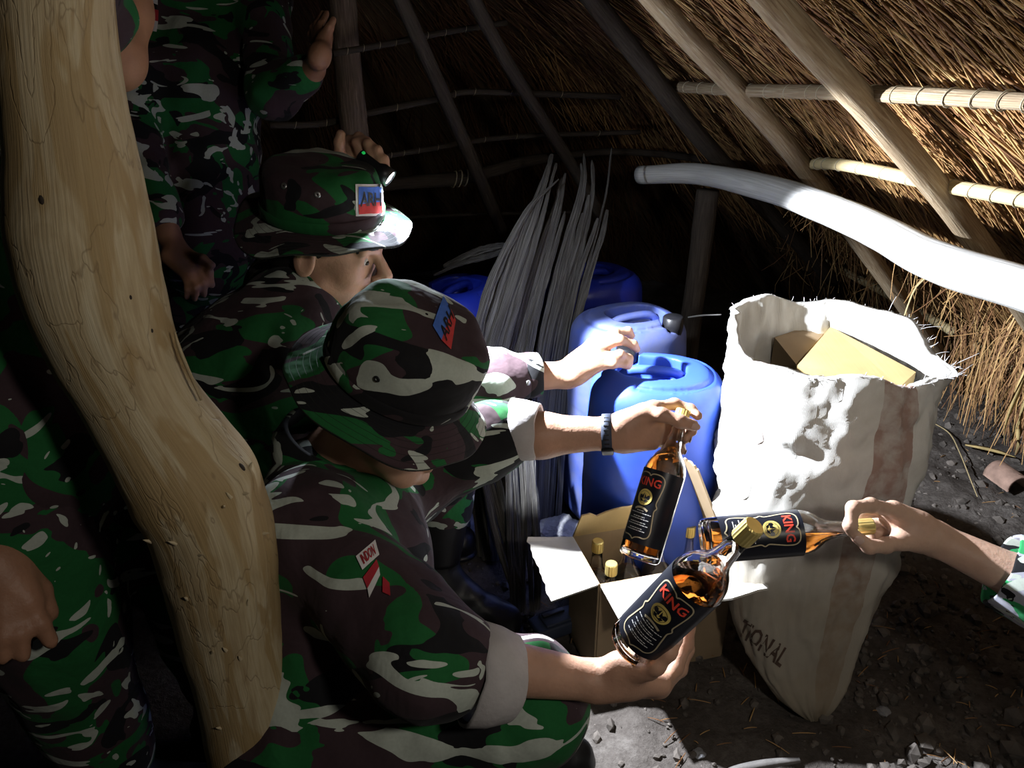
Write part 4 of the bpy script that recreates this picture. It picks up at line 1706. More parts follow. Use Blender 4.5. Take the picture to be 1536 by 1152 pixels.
for s in (0.004, 0.02):
    v, f, _ = lathe([(0.0001, 0.014), (0.006, 0.014), (0.007, 0.0)], 14)
    add('knob', xf(v, axis_basis(-ra), Vector((rc.x, rc.y, 0.026)) - ra * 0.055 + m3.col[1] * s), f, M['black'], radio)

# ------------------------------------------------------------------ litter on the floor
g = np.random.default_rng(17)
V, F = [], []
ico = bmesh.new()
bmesh.ops.create_icosphere(ico, subdivisions=1, radius=1.0)
IV = np.array([tuple(v.co) for v in ico.verts])
IF = [tuple(v.index for v in f.verts) for f in ico.faces]
ico.free()
for i in range(5600):
    if i < 4200:
        x, y = g.uniform(0.7, 1.9), g.uniform(1.0, 2.7)
    else:
        x, y = g.uniform(-0.4, 1.5), g.uniform(0.75, 1.9)
    s = g.exponential(0.004) + 0.0015
    s = min(s, 0.02)
    q = IV * (s * g.uniform(0.6, 1.3, 3)) * g.uniform(0.75, 1.2, (len(IV), 1))
    q = q + np.array((x, y, floor_z(x, y) + s * 0.35))
    off = len(V)
    V += [tuple(p) for p in q]
    F += [tuple(a + off for a in f) for f in IF]
add('soil_crumb', V, F, M['crumb'], kind='stuff', label='loose soil crumbs scattered over the floor', cat='soil', loc=(0, 0, 0), smooth=False)
rows, A_ = [], []
V, F = [], []
for i in range(420):
    x, y = g.uniform(0.0, 1.6), g.uniform(0.8, 2.3)
    a = g.uniform(0, math.pi)
    l = g.uniform(0.008, 0.05)
    d = Vector((math.cos(a), math.sin(a), g.normal(0, .1)))
    z = floor_z(x, y) + 0.006
    v, f, _ = tube([Vector((x, y, z)) - d * l / 2, Vector((x, y, z + .002)), Vector((x, y, z)) + d * l / 2], [0.0008, 0.0013, 0.0006], 4, 4, cap=False)
    off = len(V)
    V += [tuple(p) for p in v]
    F += [tuple(k + off for k in q) for q in f]
    A_ += [g.uniform(0.2, 0.95)] * len(v)
add('chaff', V, F, M['straw'], kind='stuff', label='bits of straw and chaff strewn over the soil', cat='straw', loc=(0, 0, 0), attr=A_, smooth=False)


def stone(px, py, size, label, seed, mat='stone', flat=0.5, cat='stone'):
    c = G(px, py)
    bm = bmesh.new()
    bmesh.ops.create_icosphere(bm, subdivisions=3, radius=1.0)
    for v in bm.verts:
        n = mnoise.noise(v.co * 1.4 + Vector((seed * 5, 0, 0))) * 0.35 + mnoise.noise(v.co * 3.5 + Vector((0, seed * 3, 0))) * 0.12
        v.co *= 1 + n
        v.co.z *= flat
    V = np.array([tuple(v.co) for v in bm.verts]) * size + np.array((c.x, c.y, size * flat * 0.45))
    F = [tuple(v.index for v in f.verts) for f in bm.faces]
    bm.free()
    return add('stone', V, F, M[mat], label=label, cat=cat, smooth=False)


stone(722, 800, 0.065, 'pale grey stone between the black boot and the palm stakes', 1)
stone(838, 800, 0.06, 'dark stone in the shade left of the blue can', 2)
stone(1325, 1068, 0.013, 'small grey pebble right of the sack bottom', 3)
stone(1048, 1132, 0.012, 'small pale pebble at the bottom edge of the shadow', 4)

# broken clay piece and dry leaves at the right
cc = G(1512, 712, 0.03)
u = (G(1536, 735) - G(1486, 700)).normalized()
n_ = 14
V, F = [], []
for i in range(9):
    for sgn, r in ((1, 0.040), (0, 0.032)):
        for j in range(n_ + 1):
            a = math.pi * 1.15 * j / n_ - 0.25
            rr = r * (1 + 0.04 * mnoise.noise(Vector((i, j * .4, 2))))
            V.append(Vector((cc.x, cc.y, 0.004)) + u * (i / 8 - 0.5) * 0.10 + Vector((-u.y, u.x, 0)) * math.cos(a) * rr + Vector((0, 0, max(0.0, math.sin(a) * rr + .008))))
w = n_ + 1
for i in range(8):
    for j in range(n_):
        o0 = i * 2 * w + j
        F.append((o0, o0 + 1, o0 + 2 * w + 1, o0 + 2 * w))
        o1 = o0 + w
        F.append((o1, o1 + 2 * w, o1 + 2 * w + 1, o1 + 1))
for e in (0, 8):
    for j in range(n_):
        o0 = e * 2 * w + j
        F.append((o0, o0 + w, o0 + w + 1, o0 + 1) if e == 0 else (o0, o0 + 1, o0 + w + 1, o0 + w))
for i in range(8):
    for j in (0, n_):
        o0 = i * 2 * w + j
        F.append((o0, o0 + 2 * w, o0 + 3 * w, o0 + w))
add('clay_tile_shard', np.array([tuple(v) for v in V]), F, M['clay'], label='broken curved clay piece on the soil at the right edge', cat='shard')


def blade(pts, w, label, name='dry_leaf', mat='leaf'):
    C = catmull(pts, 18)
    V, F = [], []
    T, U, B = frames(C)
    for i, p in enumerate(C):
        s = i / 17
        hw = w / 2 * math.sin(math.pi * min(1, 0.12 + s * 0.88)) ** 0.7
        side = np.cross(T[i], (0, -0.5, 0.86))
        side /= np.linalg.norm(side)
        nn = np.cross(side, T[i])
        V += [p - side * hw, p + nn * hw * 0.25, p + side * hw, p - nn * 0.0012]
    for i in range(17):
        for j in range(4):
            F.append((i * 4 + j, i * 4 + (j + 1) % 4, (i + 1) * 4 + (j + 1) % 4, (i + 1) * 4 + j))
    return add(name, V, F, M[mat], label=label, cat='leaf')


blade([W(1545, 540, 2.0), W(1526, 590, 2.03), W(1508, 640, 2.1), W(1507, 668, 2.16)], 0.016, 'long yellow leaf blade hanging at the right edge, left one')
blade([W(1556, 545, 2.0), W(1540, 600, 2.03), W(1524, 640, 2.1), W(1516, 664, 2.16)], 0.016, 'yellow leaf blade hanging just right of the longest one')
blade([W(1535, 600, 2.1), W(1529, 640, 2.15), W(1528, 670, 2.2), G(1522, 684, .01)], 0.018, 'yellow leaf blade bent onto the soil at the right edge')
blade([G(1448, 667, .012), G(1476, 672, .02), G(1500, 678, .02), G(1524, 686, .012)], 0.016, 'dry leaf blade lying on the soil above the clay piece')
blade([G(1200, 1140, .01), G(1150, 1146, .016), G(1100, 1156, .012), G(1080, 1165, .01)], 0.018, 'grey dry leaf lying at the bottom edge of the picture', mat='leaf_grey')
v, f, uv = tube([G(1396, 632, .006), G(1424, 650, .012), G(1440, 680, .012), G(1456, 720, .01), G(1466, 745, .006)], [0.0016, 0.002, 0.002, 0.0018, 0.0012], 24, 6)
add('twig', v, f, M['bamboo'], label='thin pale twig lying on the soil right of the sack', cat='twig', uv=uv)
v, f, uv = tube([W(1032, 476, 2.28), W(1054, 473, 2.26), W(1082, 472, 2.24)], [0.0022, 0.0026, 0.0018], 10, 6)
add('twig', v, f, M['beam'], label='short white twig stuck out behind the front blue can', cat='twig', uv=uv)
v, f, uv = tube([W(1452, 395, 1.6), W(1380, 424, 1.9), W(1352, 486, 2.0)], [0.002, 0.0026, 0.002], 10, 6)
add('reed', v, f, M['bamboo'], label='pale reed hanging below the curved branch above the sack', cat='twig', uv=uv)

# ------------------------------------------------------------------ people


def bounds(pts, m):
    A_ = np.array([list(p) for p in pts])
    return A_.min(0) - m, A_.max(0) + m


def head_prims(s, c, R, k=1.0):
    """head about its centre c, R columns fwd/left/up; k scale"""
    T = lambda x, y, z: Vector(c) + R @ (Vector((x, y, z)) * k)
    s.ell(T(-0.012, 0, 0.032), (0.098 * k, 0.077 * k, 0.092 * k), R, 0.02)
    s.ell(T(0.030, 0, -0.030), (0.060 * k, 0.058 * k, 0.085 * k), R, 0.03)
    s.ell(T(0.048, 0, -0.086), (0.038 * k, 0.040 * k, 0.028 * k), R, 0.025)
    for sg in (-1, 1):
        s.ell(T(0.056, sg * 0.040, -0.026), (0.028 * k, 0.024 * k, 0.028 * k), R, 0.02)
        s.cap(T(0.020, sg * 0.055, -0.055), T(0.060, sg * 0.028, -0.092), 0.020 * k, 0.018 * k, 0.02)
        s.cap(T(0.082, sg * 0.042, 0.020), T(0.092, sg * 0.010, 0.018), 0.010 * k, 0.011 * k, 0.012)
        s.cut_ell(T(0.094, sg * 0.032, 0.000), (0.014 * k, 0.018 * k, 0.011 * k), R, 0.008)
        s.ell(T(0.074, sg * 0.032, 0.000), (0.0155 * k, 0.018 * k, 0.0125 * k), R, 0.004)
        s.ell(T(-0.006, sg * 0.080, -0.008), (0.020 * k, 0.009 * k, 0.032 * k), R, 0.006)
        s.cut_ell(T(-0.001, sg * 0.089, -0.006), (0.011 * k, 0.005 * k, 0.019 * k), R, 0.004)
        s.ell(T(0.104, sg * 0.013, -0.036), (0.010 * k, 0.009 * k, 0.008 * k), R, 0.006)
    s.cap(T(0.092, 0, 0.012), T(0.116, 0, -0.026), 0.008 * k, 0.0125 * k, 0.008)
    s.ell(T(0.118, 0, -0.031), (0.012 * k, 0.013 * k, 0.010 * k), R, 0.005)
    s.cap(T(0.092, -0.018, -0.060), T(0.092, 0.018, -0.060), 0.0065 * k, None, 0.006)
    s.cap(T(0.090, -0.015, -0.071), T(0.090, 0.015, -0.071), 0.0070 * k, None, 0.006)
    s.ell(T(0.082, 0, -0.098), (0.016 * k, 0.020 * k, 0.014 * k), R, 0.012)
    s.cap(T(-0.022, 0, -0.06), T(-0.050, 0, -0.165), 0.054 * k, 0.058 * k, 0.03)
    return T


def eyes(parent, T, R, k):
    for sg in (-1, 1):
        v, f, _ = lathe([(0.0001, -0.0065), (0.006, -0.004), (0.0075, 0.0), (0.006, 0.004), (0.0001, 0.0065)], 14)
        e = add('eye', xf(v * k * 1.25, R, T(0.0825, sg * 0.033, 0.000)), f, M['eye'], parent)
        add('iris', xf(v * k * 0.72, R, T(0.0885, sg * 0.034, -0.001)), f, M['iris'], e)
        v, f, _ = tube([T(0.074, sg * 0.052, 0.018), T(0.090, sg * 0.036, 0.025), T(0.099, sg * 0.014, 0.021)], [0.002 * k, 0.0042 * k, 0.003 * k], 8, 6)
        add('eyebrow', v, f, M['hair'], parent)


def hair(parent, c, R, k, name='hair'):
    s = SDF(np.array(c) - 0.16, np.array(c) + 0.16, 0.006)
    T = lambda x, y, z: Vector(c) + R @ (Vector((x, y, z)) * k)
    s.ell(T(-0.016, 0, 0.030), (0.099 * k, 0.0795 * k, 0.094 * k), R, 0)
    s.ell(T(-0.050, 0, -0.035), (0.052 * k, 0.058 * k, 0.05 * k), R, 0.02)
    s.cut_ell(T(0.085, 0, -0.05), (0.085 * k, 0.12 * k, 0.09 * k), R, 0.004)
    s.cut_ell(T(-0.03, 0, -0.13), (0.10 * k, 0.10 * k, 0.055 * k), R, 0.004)
    V, F = s.mesh()
    return add(name, V, F, M['hair'], parent)


def hat(parent, c, R, k, mat, brim_mat, seed, droop=0.03, crown_h=0.118, brim_r=0.162):
    """soft bush hat; c = centre of the band"""
    prof = [(0.099, -0.004), (0.102, 0.012), (0.103, 0.035), (0.101, crown_h * .6), (0.096, crown_h * .82), (0.086, crown_h * .94), (0.068, crown_h), (0.035, crown_h * 1.03), (0.0001, crown_h * 1.04)]
    dense = catmull(prof, 26)
    V, F, UV = lathe([(max(0.0001, a), b) for a, b in dense], 64, 1.10, 0.98)
    for i in range(len(V)):
        p = Vector(V[i])
        n = mnoise.noise(p * 14 + Vector((seed, 0, 0))) * 0.006 + mnoise.noise(p * 32 + Vector((0, seed, 0))) * 0.003
        w = min(1, max(0, p.z / 0.03))
        q = Vector((p.x, p.y, 0))
        if q.length > 1e-6:
            V[i] = np.array(p + q.normalized() * n * w + Vector((0, 0, n * w)))
    h = add('hat', xf(V * k, R, c), F, mat, parent, uv=UV)
    # brim with thickness
    nr, ns = 12, 96
    rows, uv = [], []
    for side in (0, 1):
        for i in range(nr + 1):
            s_ = i / nr
            for j in range(ns):
                a = 2 * math.pi * j / ns
                r = 0.097 + (brim_r - 0.097) * s_ + 0.004 * mnoise.noise(Vector((math.cos(a) * 2, math.sin(a) * 2, seed))) * s_
                z = 0.002 - droop * s_ ** 1.2 + s_ * (0.010 * math.sin(2 * a + seed) + 0.008 * math.sin(3 * a + seed * 2) + 0.004 * math.sin(7 * a))
                rows.append((r * math.cos(a) * 1.06, r * math.sin(a), z - side * 0.0035))
                uv.append((j / ns, s_))
    m = (nr + 1) * ns
    F = []
    for i in range(nr):
        for j in range(ns):
            q = (j + 1) % ns
            F.append((i * ns + j, (i + 1) * ns + j, (i + 1) * ns + q, i * ns + q))
            F.append((m + i * ns + j, m + i * ns + q, m + (i + 1) * ns + q, m + (i + 1) * ns + j))
    for j in range(ns):
        q = (j + 1) % ns
        F.append((nr * ns + j, m + nr * ns + j, m + nr * ns + q, nr * ns + q))
    b = add('brim', xf(np.array(rows) * k, R, c), F, brim_mat, h, uv=np.array(uv))
    # band round the crown
    v, f, uv = lathe([(0.1035, 0.004), (0.1055, 0.006), (0.1060, 0.022), (0.1040, 0.025)], 64, 1.10, 0.98)
    add('hat_band', xf(v * k, R, c), f, mat, h, uv=uv)
    return h, b


def cuff(parent, a, b, r0, r1, mat=None, name='rolled_cuff', sq=1.0, seed=0):
    a, b = Vector(a), Vector(b)
    d = (b - a).length
    prof = [(r0 - 0.003, 0), (r0 + .002, 0.002), ((r0 + r1) / 2 + 0.004, d * .5), (r1 + 0.002, d - 0.002), (r1 - 0.001, d), (r1 - 0.005, d - 0.003), (r0 - 0.006, 0.006)]
    v, f, uv = lathe(prof, 40, 1.0, sq)
    for i in range(len(v)):
        n = mnoise.noise(Vector(v[i]) * 22 + Vector((seed, 0, 0)))
        v[i][:2] *= 1 + 0.05 * n
        v[i][2] += 0.004 * mnoise.noise(Vector(v[i]) * 30 + Vector((0, seed, 3)))
    return add(name, xf(v, axis_basis(b - a), a), f, mat or M['cuff'], parent, uv=uv)


def boot(parent, ankle, knee, toe, seed=0):
    ankle, knee, toe = Vector(ankle), Vector(knee), Vector(toe)
    up = (knee - ankle).normalized()
    top = ankle + up * 0.19
    heel = Vector((ankle.x, ankle.y, 0.04)) - (toe - ankle) * Vector((1, 1, 0)).length * 0
    fd = Vector((toe.x - ankle.x, toe.y - ankle.y, 0)).normalized()
    heel = Vector((ankle.x, ankle.y, 0.045)) - fd * 0.035
    tp = Vector((ankle.x, ankle.y, 0.042)) + fd * 0.17
    lo, hi = bounds([top, heel, tp, ankle], 0.09)
    s = SDF(lo, hi, 0.006)
    s.cap(ankle, top, 0.052, 0.062, 0.02)
    s.cap(heel, tp, 0.040, 0.038, 0.03)
    s.cap(ankle, tp, 0.050, 0.032, 0.03)
    s.ripple(0.004, 40, 5 + seed)
    s.cut_plane((0, 0, 0.004), (0, 0, -1))
    V, F = s.mesh()
    b = add('boot', V, F, M['black_boot'], parent)
    s2 = SDF(*bounds([heel, tp], 0.08), 0.006)
    s2.cap(Vector((heel.x, heel.y, 0.014)), Vector((tp.x, tp.y, 0.014)), 0.047, 0.045, 0.0, flat=(0, 0, 1), fs=0.34)
    V, F = s2.mesh(0)
    add('sole', V, F, M['black'], b)
    return b


def cloth(name, parent, mat, prims, seed, res=0.0075, amp=0.007, floor_cut=True):
    pts = []
    for p in prims:
        if p[0] == 'c':
            m_ = max(p[3], p[4])
            pts += [Vector(p[1]) - Vector((m_,) * 3), Vector(p[1]) + Vector((m_,) * 3), Vector(p[2]) - Vector((m_,) * 3), Vector(p[2]) + Vector((m_,) * 3)]
        else:
            m_ = max(p[2])
            pts += [Vector(p[1]) - Vector((m_,) * 3), Vector(p[1]) + Vector((m_,) * 3)]
    lo, hi = bounds(pts, 0.03)
    s = SDF(lo, hi, res)
    for p in prims:
        if p[0] == 'c':
            s.cap(p[1], p[2], p[3], p[4], p[5] if len(p) > 5 else 0.035)
        else:
            s.ell(p[1], p[2], p[3] if len(p) > 3 else None, 0.05)
    s.ripple(amp, 15, seed)
    s.ripple(amp * 0.55, 33, seed + 1, (1, 1, 0.6))
    V, F = s.mesh(1)
    return add(name, V, F, mat, parent)


def bend_folds(prims, a, b, r, n, seed):
    """ring folds along a sleeve"""
    g_ = np.random.default_rng(seed)
    a, b = Vector(a), Vector(b)
    for i in range(n):
        t = (i + 0.5) / n
        c = a.lerp(b, t)
        off = Vector(g_.normal(0, 0.006, 3))
        prims.append(('c', c + off, c + off + (b - a).normalized() * 0.012, r * g_.uniform(1.0, 1.1), r * 0.98, 0.02))


def hand_from(s, palm, fingers, kk=0.006):
    for a, b, ra, rb in palm:
        s.cap(a, b, ra, rb, 0.016)
    for pts, r0, r1 in fingers:
        n = len(pts)
        rr = [r0 + (r1 - r0) * i / (n - 1) for i in range(n)]
        for i in range(n - 1):
            s.cap(pts[i], pts[i + 1], rr[i], rr[i + 1], kk if i else 0.010)
        for i in range(1, n - 1):
            s.ell(pts[i], (rr[i] * 1.08,) * 3, None, 0.004)


def nail(parent, a, b, r, toward):
    """finger nail near tip b of a finger a-b, on the side facing 'toward'"""
    a, b = Vector(a), Vector(b)
    d = (b - a).normalized()
    n = Vector(toward)
    n = (n - d * n.dot(d)).normalized()
    v, f, _ = lathe([(0.0001, 0.0011), (0.6, 0.0009), (0.9, 0.0004), (1.0, -0.0004)], 12)
    v = v * np.array((r * 0.95, r * 0.66, 1.0))
    m_ = Matrix((d, n.cross(d), n)).transposed()
    add('nail', xf(v, m_, b + n * (r * 0.93)), f, M['nail'], parent)


M['nail'] = simple('finger_nail', (0.62, 0.42, 0.36), 0.35, var=0.05, bstr=0)

# =================================================== crouching soldier in front (holds two bottles)
hc = W(590, 606, 1.19)
pel, chest, neck = W(478, 1085, 1.22), W(490, 860, 1.24), W(505, 722, 1.29)
shR, shL = W(462, 800, 1.13), W(600, 735, 1.40)
elR, wrR = W(640, 985, 1.00), W(895, 1022, 1.06)
elL, wrL = W(742, 655, 1.40), W(918, 650, 1.365)
knR, knL = W(795, 1054, 1.13), W(800, 1036, 1.30)
anR, anL = Vector((knR.x - 0.10, knR.y + 0.02, 0.09)), Vector((knL.x - 0.09, knL.y + 0.05, 0.09))
front = thing('person', 'crouching soldier in camouflage and bush hat holding a bottle in each hand', 'person', (pel.x + 0.1, pel.y + 0.05, 0))
RH = basis((0.90, -0.12, -0.42), (0.42, -0.10, 0.90))
s = SDF(*bounds([hc, hc, shR, shL, elR, elL, wrR, wrL, W(1050, 1000, 1.16), W(1050, 620, 1.4), W(1000, 1040, 1.0)], 0.13), 0.0035)
T = head_prims(s, hc, RH)
s.cap(T(-0.05, 0, -0.16), chest.lerp(neck, 0.6), 0.055, 0.09, 0.03)
s.cap(shR, shL, 0.05, 0.05, 0.03)
s.cap(shR, elR, 0.045, 0.040, 0.02)
s.cap(elR, elR.lerp(wrR, 0.35), 0.040, 0.0375, 0.02)
s.cap(elR.lerp(wrR, 0.35), wrR, 0.0375, 0.0255, 0.02)
s.cap(shL, elL, 0.045, 0.040, 0.02)
s.cap(elL, elL.lerp(wrL, 0.4), 0.040, 0.038, 0.02)
s.cap(elL.lerp(wrL, 0.4), wrL, 0.038, 0.0270, 0.02)
# right hand, palm up under the bottle
F3 = dict(
    thumb=[W(958, 1003, 1.03), W(984, 998, 1.012), W(1002, 978, 1.006), W(1014, 958, 1.012)],
    index=[W(992, 1026, 1.085), W(1014, 1002, 1.105), W(1030, 966, 1.112), W(1036, 938, 1.105)],
    middle=[W(994, 1030, 1.105), W(1020, 1004, 1.13), W(1031, 975, 1.14), W(1034, 955, 1.135)],
    ring=[W(988, 1032, 1.12), W(1010, 1008, 1.15), W(1020, 985, 1.16), W(1022, 968, 1.155)],
    pinky=[W(975, 1032, 1.13), W(994, 1012, 1.165), W(1002, 994, 1.172), W(1004, 982, 1.17)])
hand_from(s, [(wrR, W(940, 1018, 1.06), 0.026, 0.027), (W(925, 1018, 1.06), W(990, 1026, 1.075), 0.024, 0.017), (W(925, 1022, 1.08), W(988, 1032, 1.11), 0.022, 0.015),
              (W(930, 1000, 1.045), W(972, 1000, 1.03), 0.021, 0.018)],
          [(F3['thumb'], 0.0125, 0.0098), (F3['index'], 0.0105, 0.0082), (F3['middle'], 0.0105, 0.0082), (F3['ring'], 0.010, 0.0078), (F3['pinky'], 0.009, 0.007)])
# left hand, gripping the neck of the hanging bottle
F2 = dict(
    thumb=[W(962, 622, 1.345), W(992, 622, 1.328), W(1020, 632, 1.322), W(1040, 638, 1.33)],
    index=[W(978, 612, 1.37), W(1012, 606, 1.378), W(1036, 614, 1.372), W(1047, 624, 1.358)],
    middle=[W(980, 630, 1.378), W(1016, 634, 1.395), W(1036, 642, 1.385), W(1039, 647, 1.36)],
    ring=[W(978, 645, 1.378), W(1010, 652, 1.395), W(1029, 656, 1.385), W(1030, 658, 1.358)],
    pinky=[W(974, 658, 1.375), W(1002, 668, 1.39), W(1021, 674, 1.382), W(1023, 676, 1.36)])
hand_from(s, [(wrL, W(944, 648, 1.362), 0.027, 0.026), (W(938, 640, 1.36), W(980, 616, 1.362), 0.024, 0.018), (W(938, 650, 1.36), W(982, 640, 1.366), 0.024, 0.018), (W(938, 660, 1.36), W(978, 662, 1.366), 0.022, 0.016),
              (W(940, 636, 1.352), W(966, 620, 1.345), 0.022, 0.017)],
          [(F2['thumb'], 0.0125, 0.0098), (F2['index'], 0.0105, 0.0082), (F2['middle'], 0.0105, 0.0084), (F2['ring'], 0.010, 0.008), (F2['pinky'], 0.009, 0.0074)])
V, F = s.mesh(1)
body = add('body', V, F, M['skin_tan'], front)
eyes(front, T, RH, 1.0)
hair(front, hc, RH, 1.0)
nail(front, F3['thumb'][2], F3['thumb'][3], 0.0098, (-0.2, -1, 0.5))
nail(front, F2['thumb'][2], F2['thumb'][3], 0.0098, (0.1, -1, 0.25))
nail(front, F2['ring'][2], F2['ring'][3], 0.008, (0.6, -0.8, 0))
nail(front, F2['pinky'][2], F2['pinky'][3], 0.0074, (0.6, -0.8, 0))
cuR = elR.lerp(wrR, 0.10)
cuL = elL.lerp(wrL, 0.06)
mid = chest.lerp(pel, 0.55)
pr = [('c', pel, chest, 0.150, 0.150, 0.05), ('c', chest, neck, 0.145, 0.075, 0.05), ('c', shR, shL, 0.076, 0.072, 0.04), ('e', chest + Vector((0.0, 0, 0.0)), (0.16, 0.15, 0.16)),
      ('c', shR, elR, 0.078, 0.070), ('c', elR, cuR, 0.069, 0.058), ('c', shL, elL, 0.070, 0.056), ('c', elL, cuL, 0.056, 0.046), ('c', shR, W(462, 716, 1.24), 0.070, 0.058)]
bend_folds(pr, shR.lerp(elR, 0.5), cuR, 0.066, 5, 1)
bend_folds(pr, shL.lerp(elL, 0.6), elL, 0.058, 3, 2)
jacket = cloth('jacket', front, M['camo_a'], pr, 11, 0.0062, 0.006)
pr = [('c', pel, pel + Vector((0.02, 0.05, 0.02)), 0.155, 0.15, 0.05), ('c', pel + Vector((0, -.06, 0)), knR, 0.110, 0.082), ('c', pel + Vector((0, .08, 0)), knL, 0.105, 0.072), ('c', knR, anR + Vector((0, 0, 0.12)), 0.080, 0.066),
      ('c', knL, anL + Vector((0, 0, 0.12)), 0.070, 0.064)]
bend_folds(pr, pel.lerp(knR, 0.5), knR, 0.088, 4, 3)
cloth('trousers', front, M['camo_b'], pr, 14, 0.0075, 0.007)
boot(front, anR, knR, anR + Vector((0.2, 0.0, 0)))
boot(front, anL, knL, anL + Vector((0.2, 0.03, 0)))
ax = (wrR - elR).normalized()
cuff(front, W(704, 1008, 1.012), W(768, 1018, 1.03), 0.064, 0.054, seed=1)
cuff(front, W(764, 644, 1.395), W(808, 648, 1.385), 0.053, 0.0485, seed=2)
# collar
cn = T(-0.065, 0, -0.120)
v, f, uv = lathe([(0.074, -0.045), (0.080, -0.02), (0.072, 0.018), (0.066, 0.02), (0.068, -0.02)], 40, 1.1, 1.0)
add('collar', xf(v, RH, cn), f, M['camo_a'], jacket, uv=uv)
RHat = basis((0.88, -0.13, -0.46), (0.44, -0.22, 0.87))
hatc = T(-0.012, 0, 0.050)
hat2, brim2 = hat(front, hatc, RHat, 1.0, M['camo_c'], M['camo_brim'], 4, droop=0.035, crown_h=0.112, brim_r=0.150)
hb = bvh_of(hat2)
q = [(663, 444), (682, 482), (675, 528), (648, 492)]
decal_patch('patch_blue', hb, [(664, 446), (675, 466), (661, 512), (648, 490)], M['patch_blue'], hat2, 0.003, 8)
decal_patch('patch_red', hb, [(675, 466), (682, 482), (675, 526), (661, 512)], M['patch_red'], hat2, 0.003, 8)
decal_text('patch_lettering', 'ARH', hb, [(654, 500), (672, 452), (681, 478), (668, 522)], M['black'], hat2, 0.0045, 0.1)
for px, py in ((566, 568), (548, 608)):
    h = hb.ray_cast(TOCAM, view_dir(px, py))
    if h[0]:
        v, f, _ = lathe([(0.002, 0.0006), (0.004, 0.0014), (0.005, 0.0)], 12)
        add('eyelet', xf(v, axis_basis(h[1]), h[0] + h[1] * 0.0015), f, M['black'], hat2)
# sleeve insignia on the right arm
jb = bvh_of(jacket)
decal_patch('name_tape', jb, [(534, 836), (562, 812), (568, 834), (544, 856)], M['white'], jacket, 0.003, 8)
decal_text('tape_lettering', 'INDON', jb, [(534, 836), (562, 812), (568, 834), (544, 856)], M['red'], jacket, 0.0045, 0.16)
decal_patch('flag_red', jb, [(545, 867), (564, 841), (568, 852), (552, 884)], M['red'], jacket, 0.003, 8)
decal_patch('flag_white', jb, [(552, 884), (568, 852), (570, 864), (555, 898)], M['white'], jacket, 0.003, 8)
decal_patch('sleeve_badge', jb, [(574, 866), (584, 876), (586, 896), (574, 890)], M['red'], jacket, 0.003, 6)
# wristwatch band
wd = (wrL - elL).normalized()
wc = W(911, 650, 1.366)
v, f, uv = lathe([(0.0300, -0.0090), (0.0325, -0.0080), (0.0330, 0.0), (0.0325, 0.0080), (0.0300, 0.0090)], 36, 1.06, 1.0)
mW = axis_basis(wd, (0, 0, 1))
band = add('watch_band', xf(v, mW, wc), f, M['strap'], front, uv=uv)
for i in range(9):
    a = math.radians(12 + i * 14)
    V, F = box_geo(0.002, 0.0022, 0.009, 0.0004)
    p = mW @ Vector((0.0345 * math.cos(a) * 1.02, 0.0340 * math.sin(a), 0))
    R_ = mW @ Matrix.Rotation(a, 3, 'Z')
    add('band_slot', xf(V, R_, wc + p * 0.97), F, M['black'], band, smooth=False)
V, F = box_geo(0.006, 0.022, 0.021, 0.003)
add('buckle', xf(V, mW @ Matrix.Rotation(math.radians(128), 3, 'Z'), wc + mW @ (Matrix.Rotation(math.radians(128), 3, 'Z') @ Vector((0.0345, 0, 0)))), F, M['black'], band)

# =================================================== soldier crouching behind (torch raised, hand on the can)
hc = W(488, 366, 1.50)
pel, chest, neck = W(405, 745, 1.60), W(395, 575, 1.52), W(440, 470, 1.50)
shR, shL = W(420, 520, 1.46), W(430, 430, 1.68)
elR, wrR = W(660, 572, 1.62), W(852, 562, 1.675)
elL, wrL = W(455, 345, 1.80), W(524, 262, 1.70)
knR, anR = W(668, 662, 1.74), W(650, 866, 1.82)
knL, anL = W(560, 690, 1.85), Vector((-0.30, 1.75, 0.09))
rear = thing('person', 'soldier in bush hat crouching behind, torch raised and other hand on a blue can', 'person', (pel.x + 0.15, pel.y + 0.1, 0))
RH = basis((0.96, -0.15, -0.22), (0.22, -0.05, 0.96))
k1 = 1.06
s = SDF(*bounds([hc, shR, shL, elR, elL, wrR, wrL, W(970, 500, 1.75), W(500, 190, 1.75), W(600, 200, 1.6)], 0.13), 0.0035)
T = head_prims(s, hc, RH, k1)
s.cap(T(-0.05, 0, -0.16), chest.lerp(neck, 0.6), 0.058, 0.09, 0.03)
s.cap(shR, shL, 0.05, 0.05, 0.03)
s.cap(shR, elR, 0.045, 0.040, 0.02)
s.cap(elR, elR.lerp(wrR, 0.4), 0.038, 0.036, 0.02)
s.cap(elR.lerp(wrR, 0.4), wrR, 0.036, 0.0275, 0.02)
s.cap(shL, elL, 0.045, 0.040, 0.02)
s.cap(elL, wrL, 0.040, 0.027, 0.02)
F1 = dict(
    index=[W(888, 516, 1.665), W(922, 500, 1.675), W(942, 497, 1.69), W(947, 504, 1.70)],
    middle=[W(892, 526, 1.655), W(930, 510, 1.66), W(950, 517, 1.672), W(955, 524, 1.682)],
    ring=[W(892, 540, 1.648), W(930, 532, 1.652), W(943, 538, 1.665), W(944, 545, 1.672)],
    pinky=[W(888, 552, 1.645), W(920, 546, 1.648), W(938, 546, 1.66), W(942, 550, 1.668)],
    thumb=[W(880, 530, 1.70), W(915, 512, 1.73), W(938, 505, 1.735)])
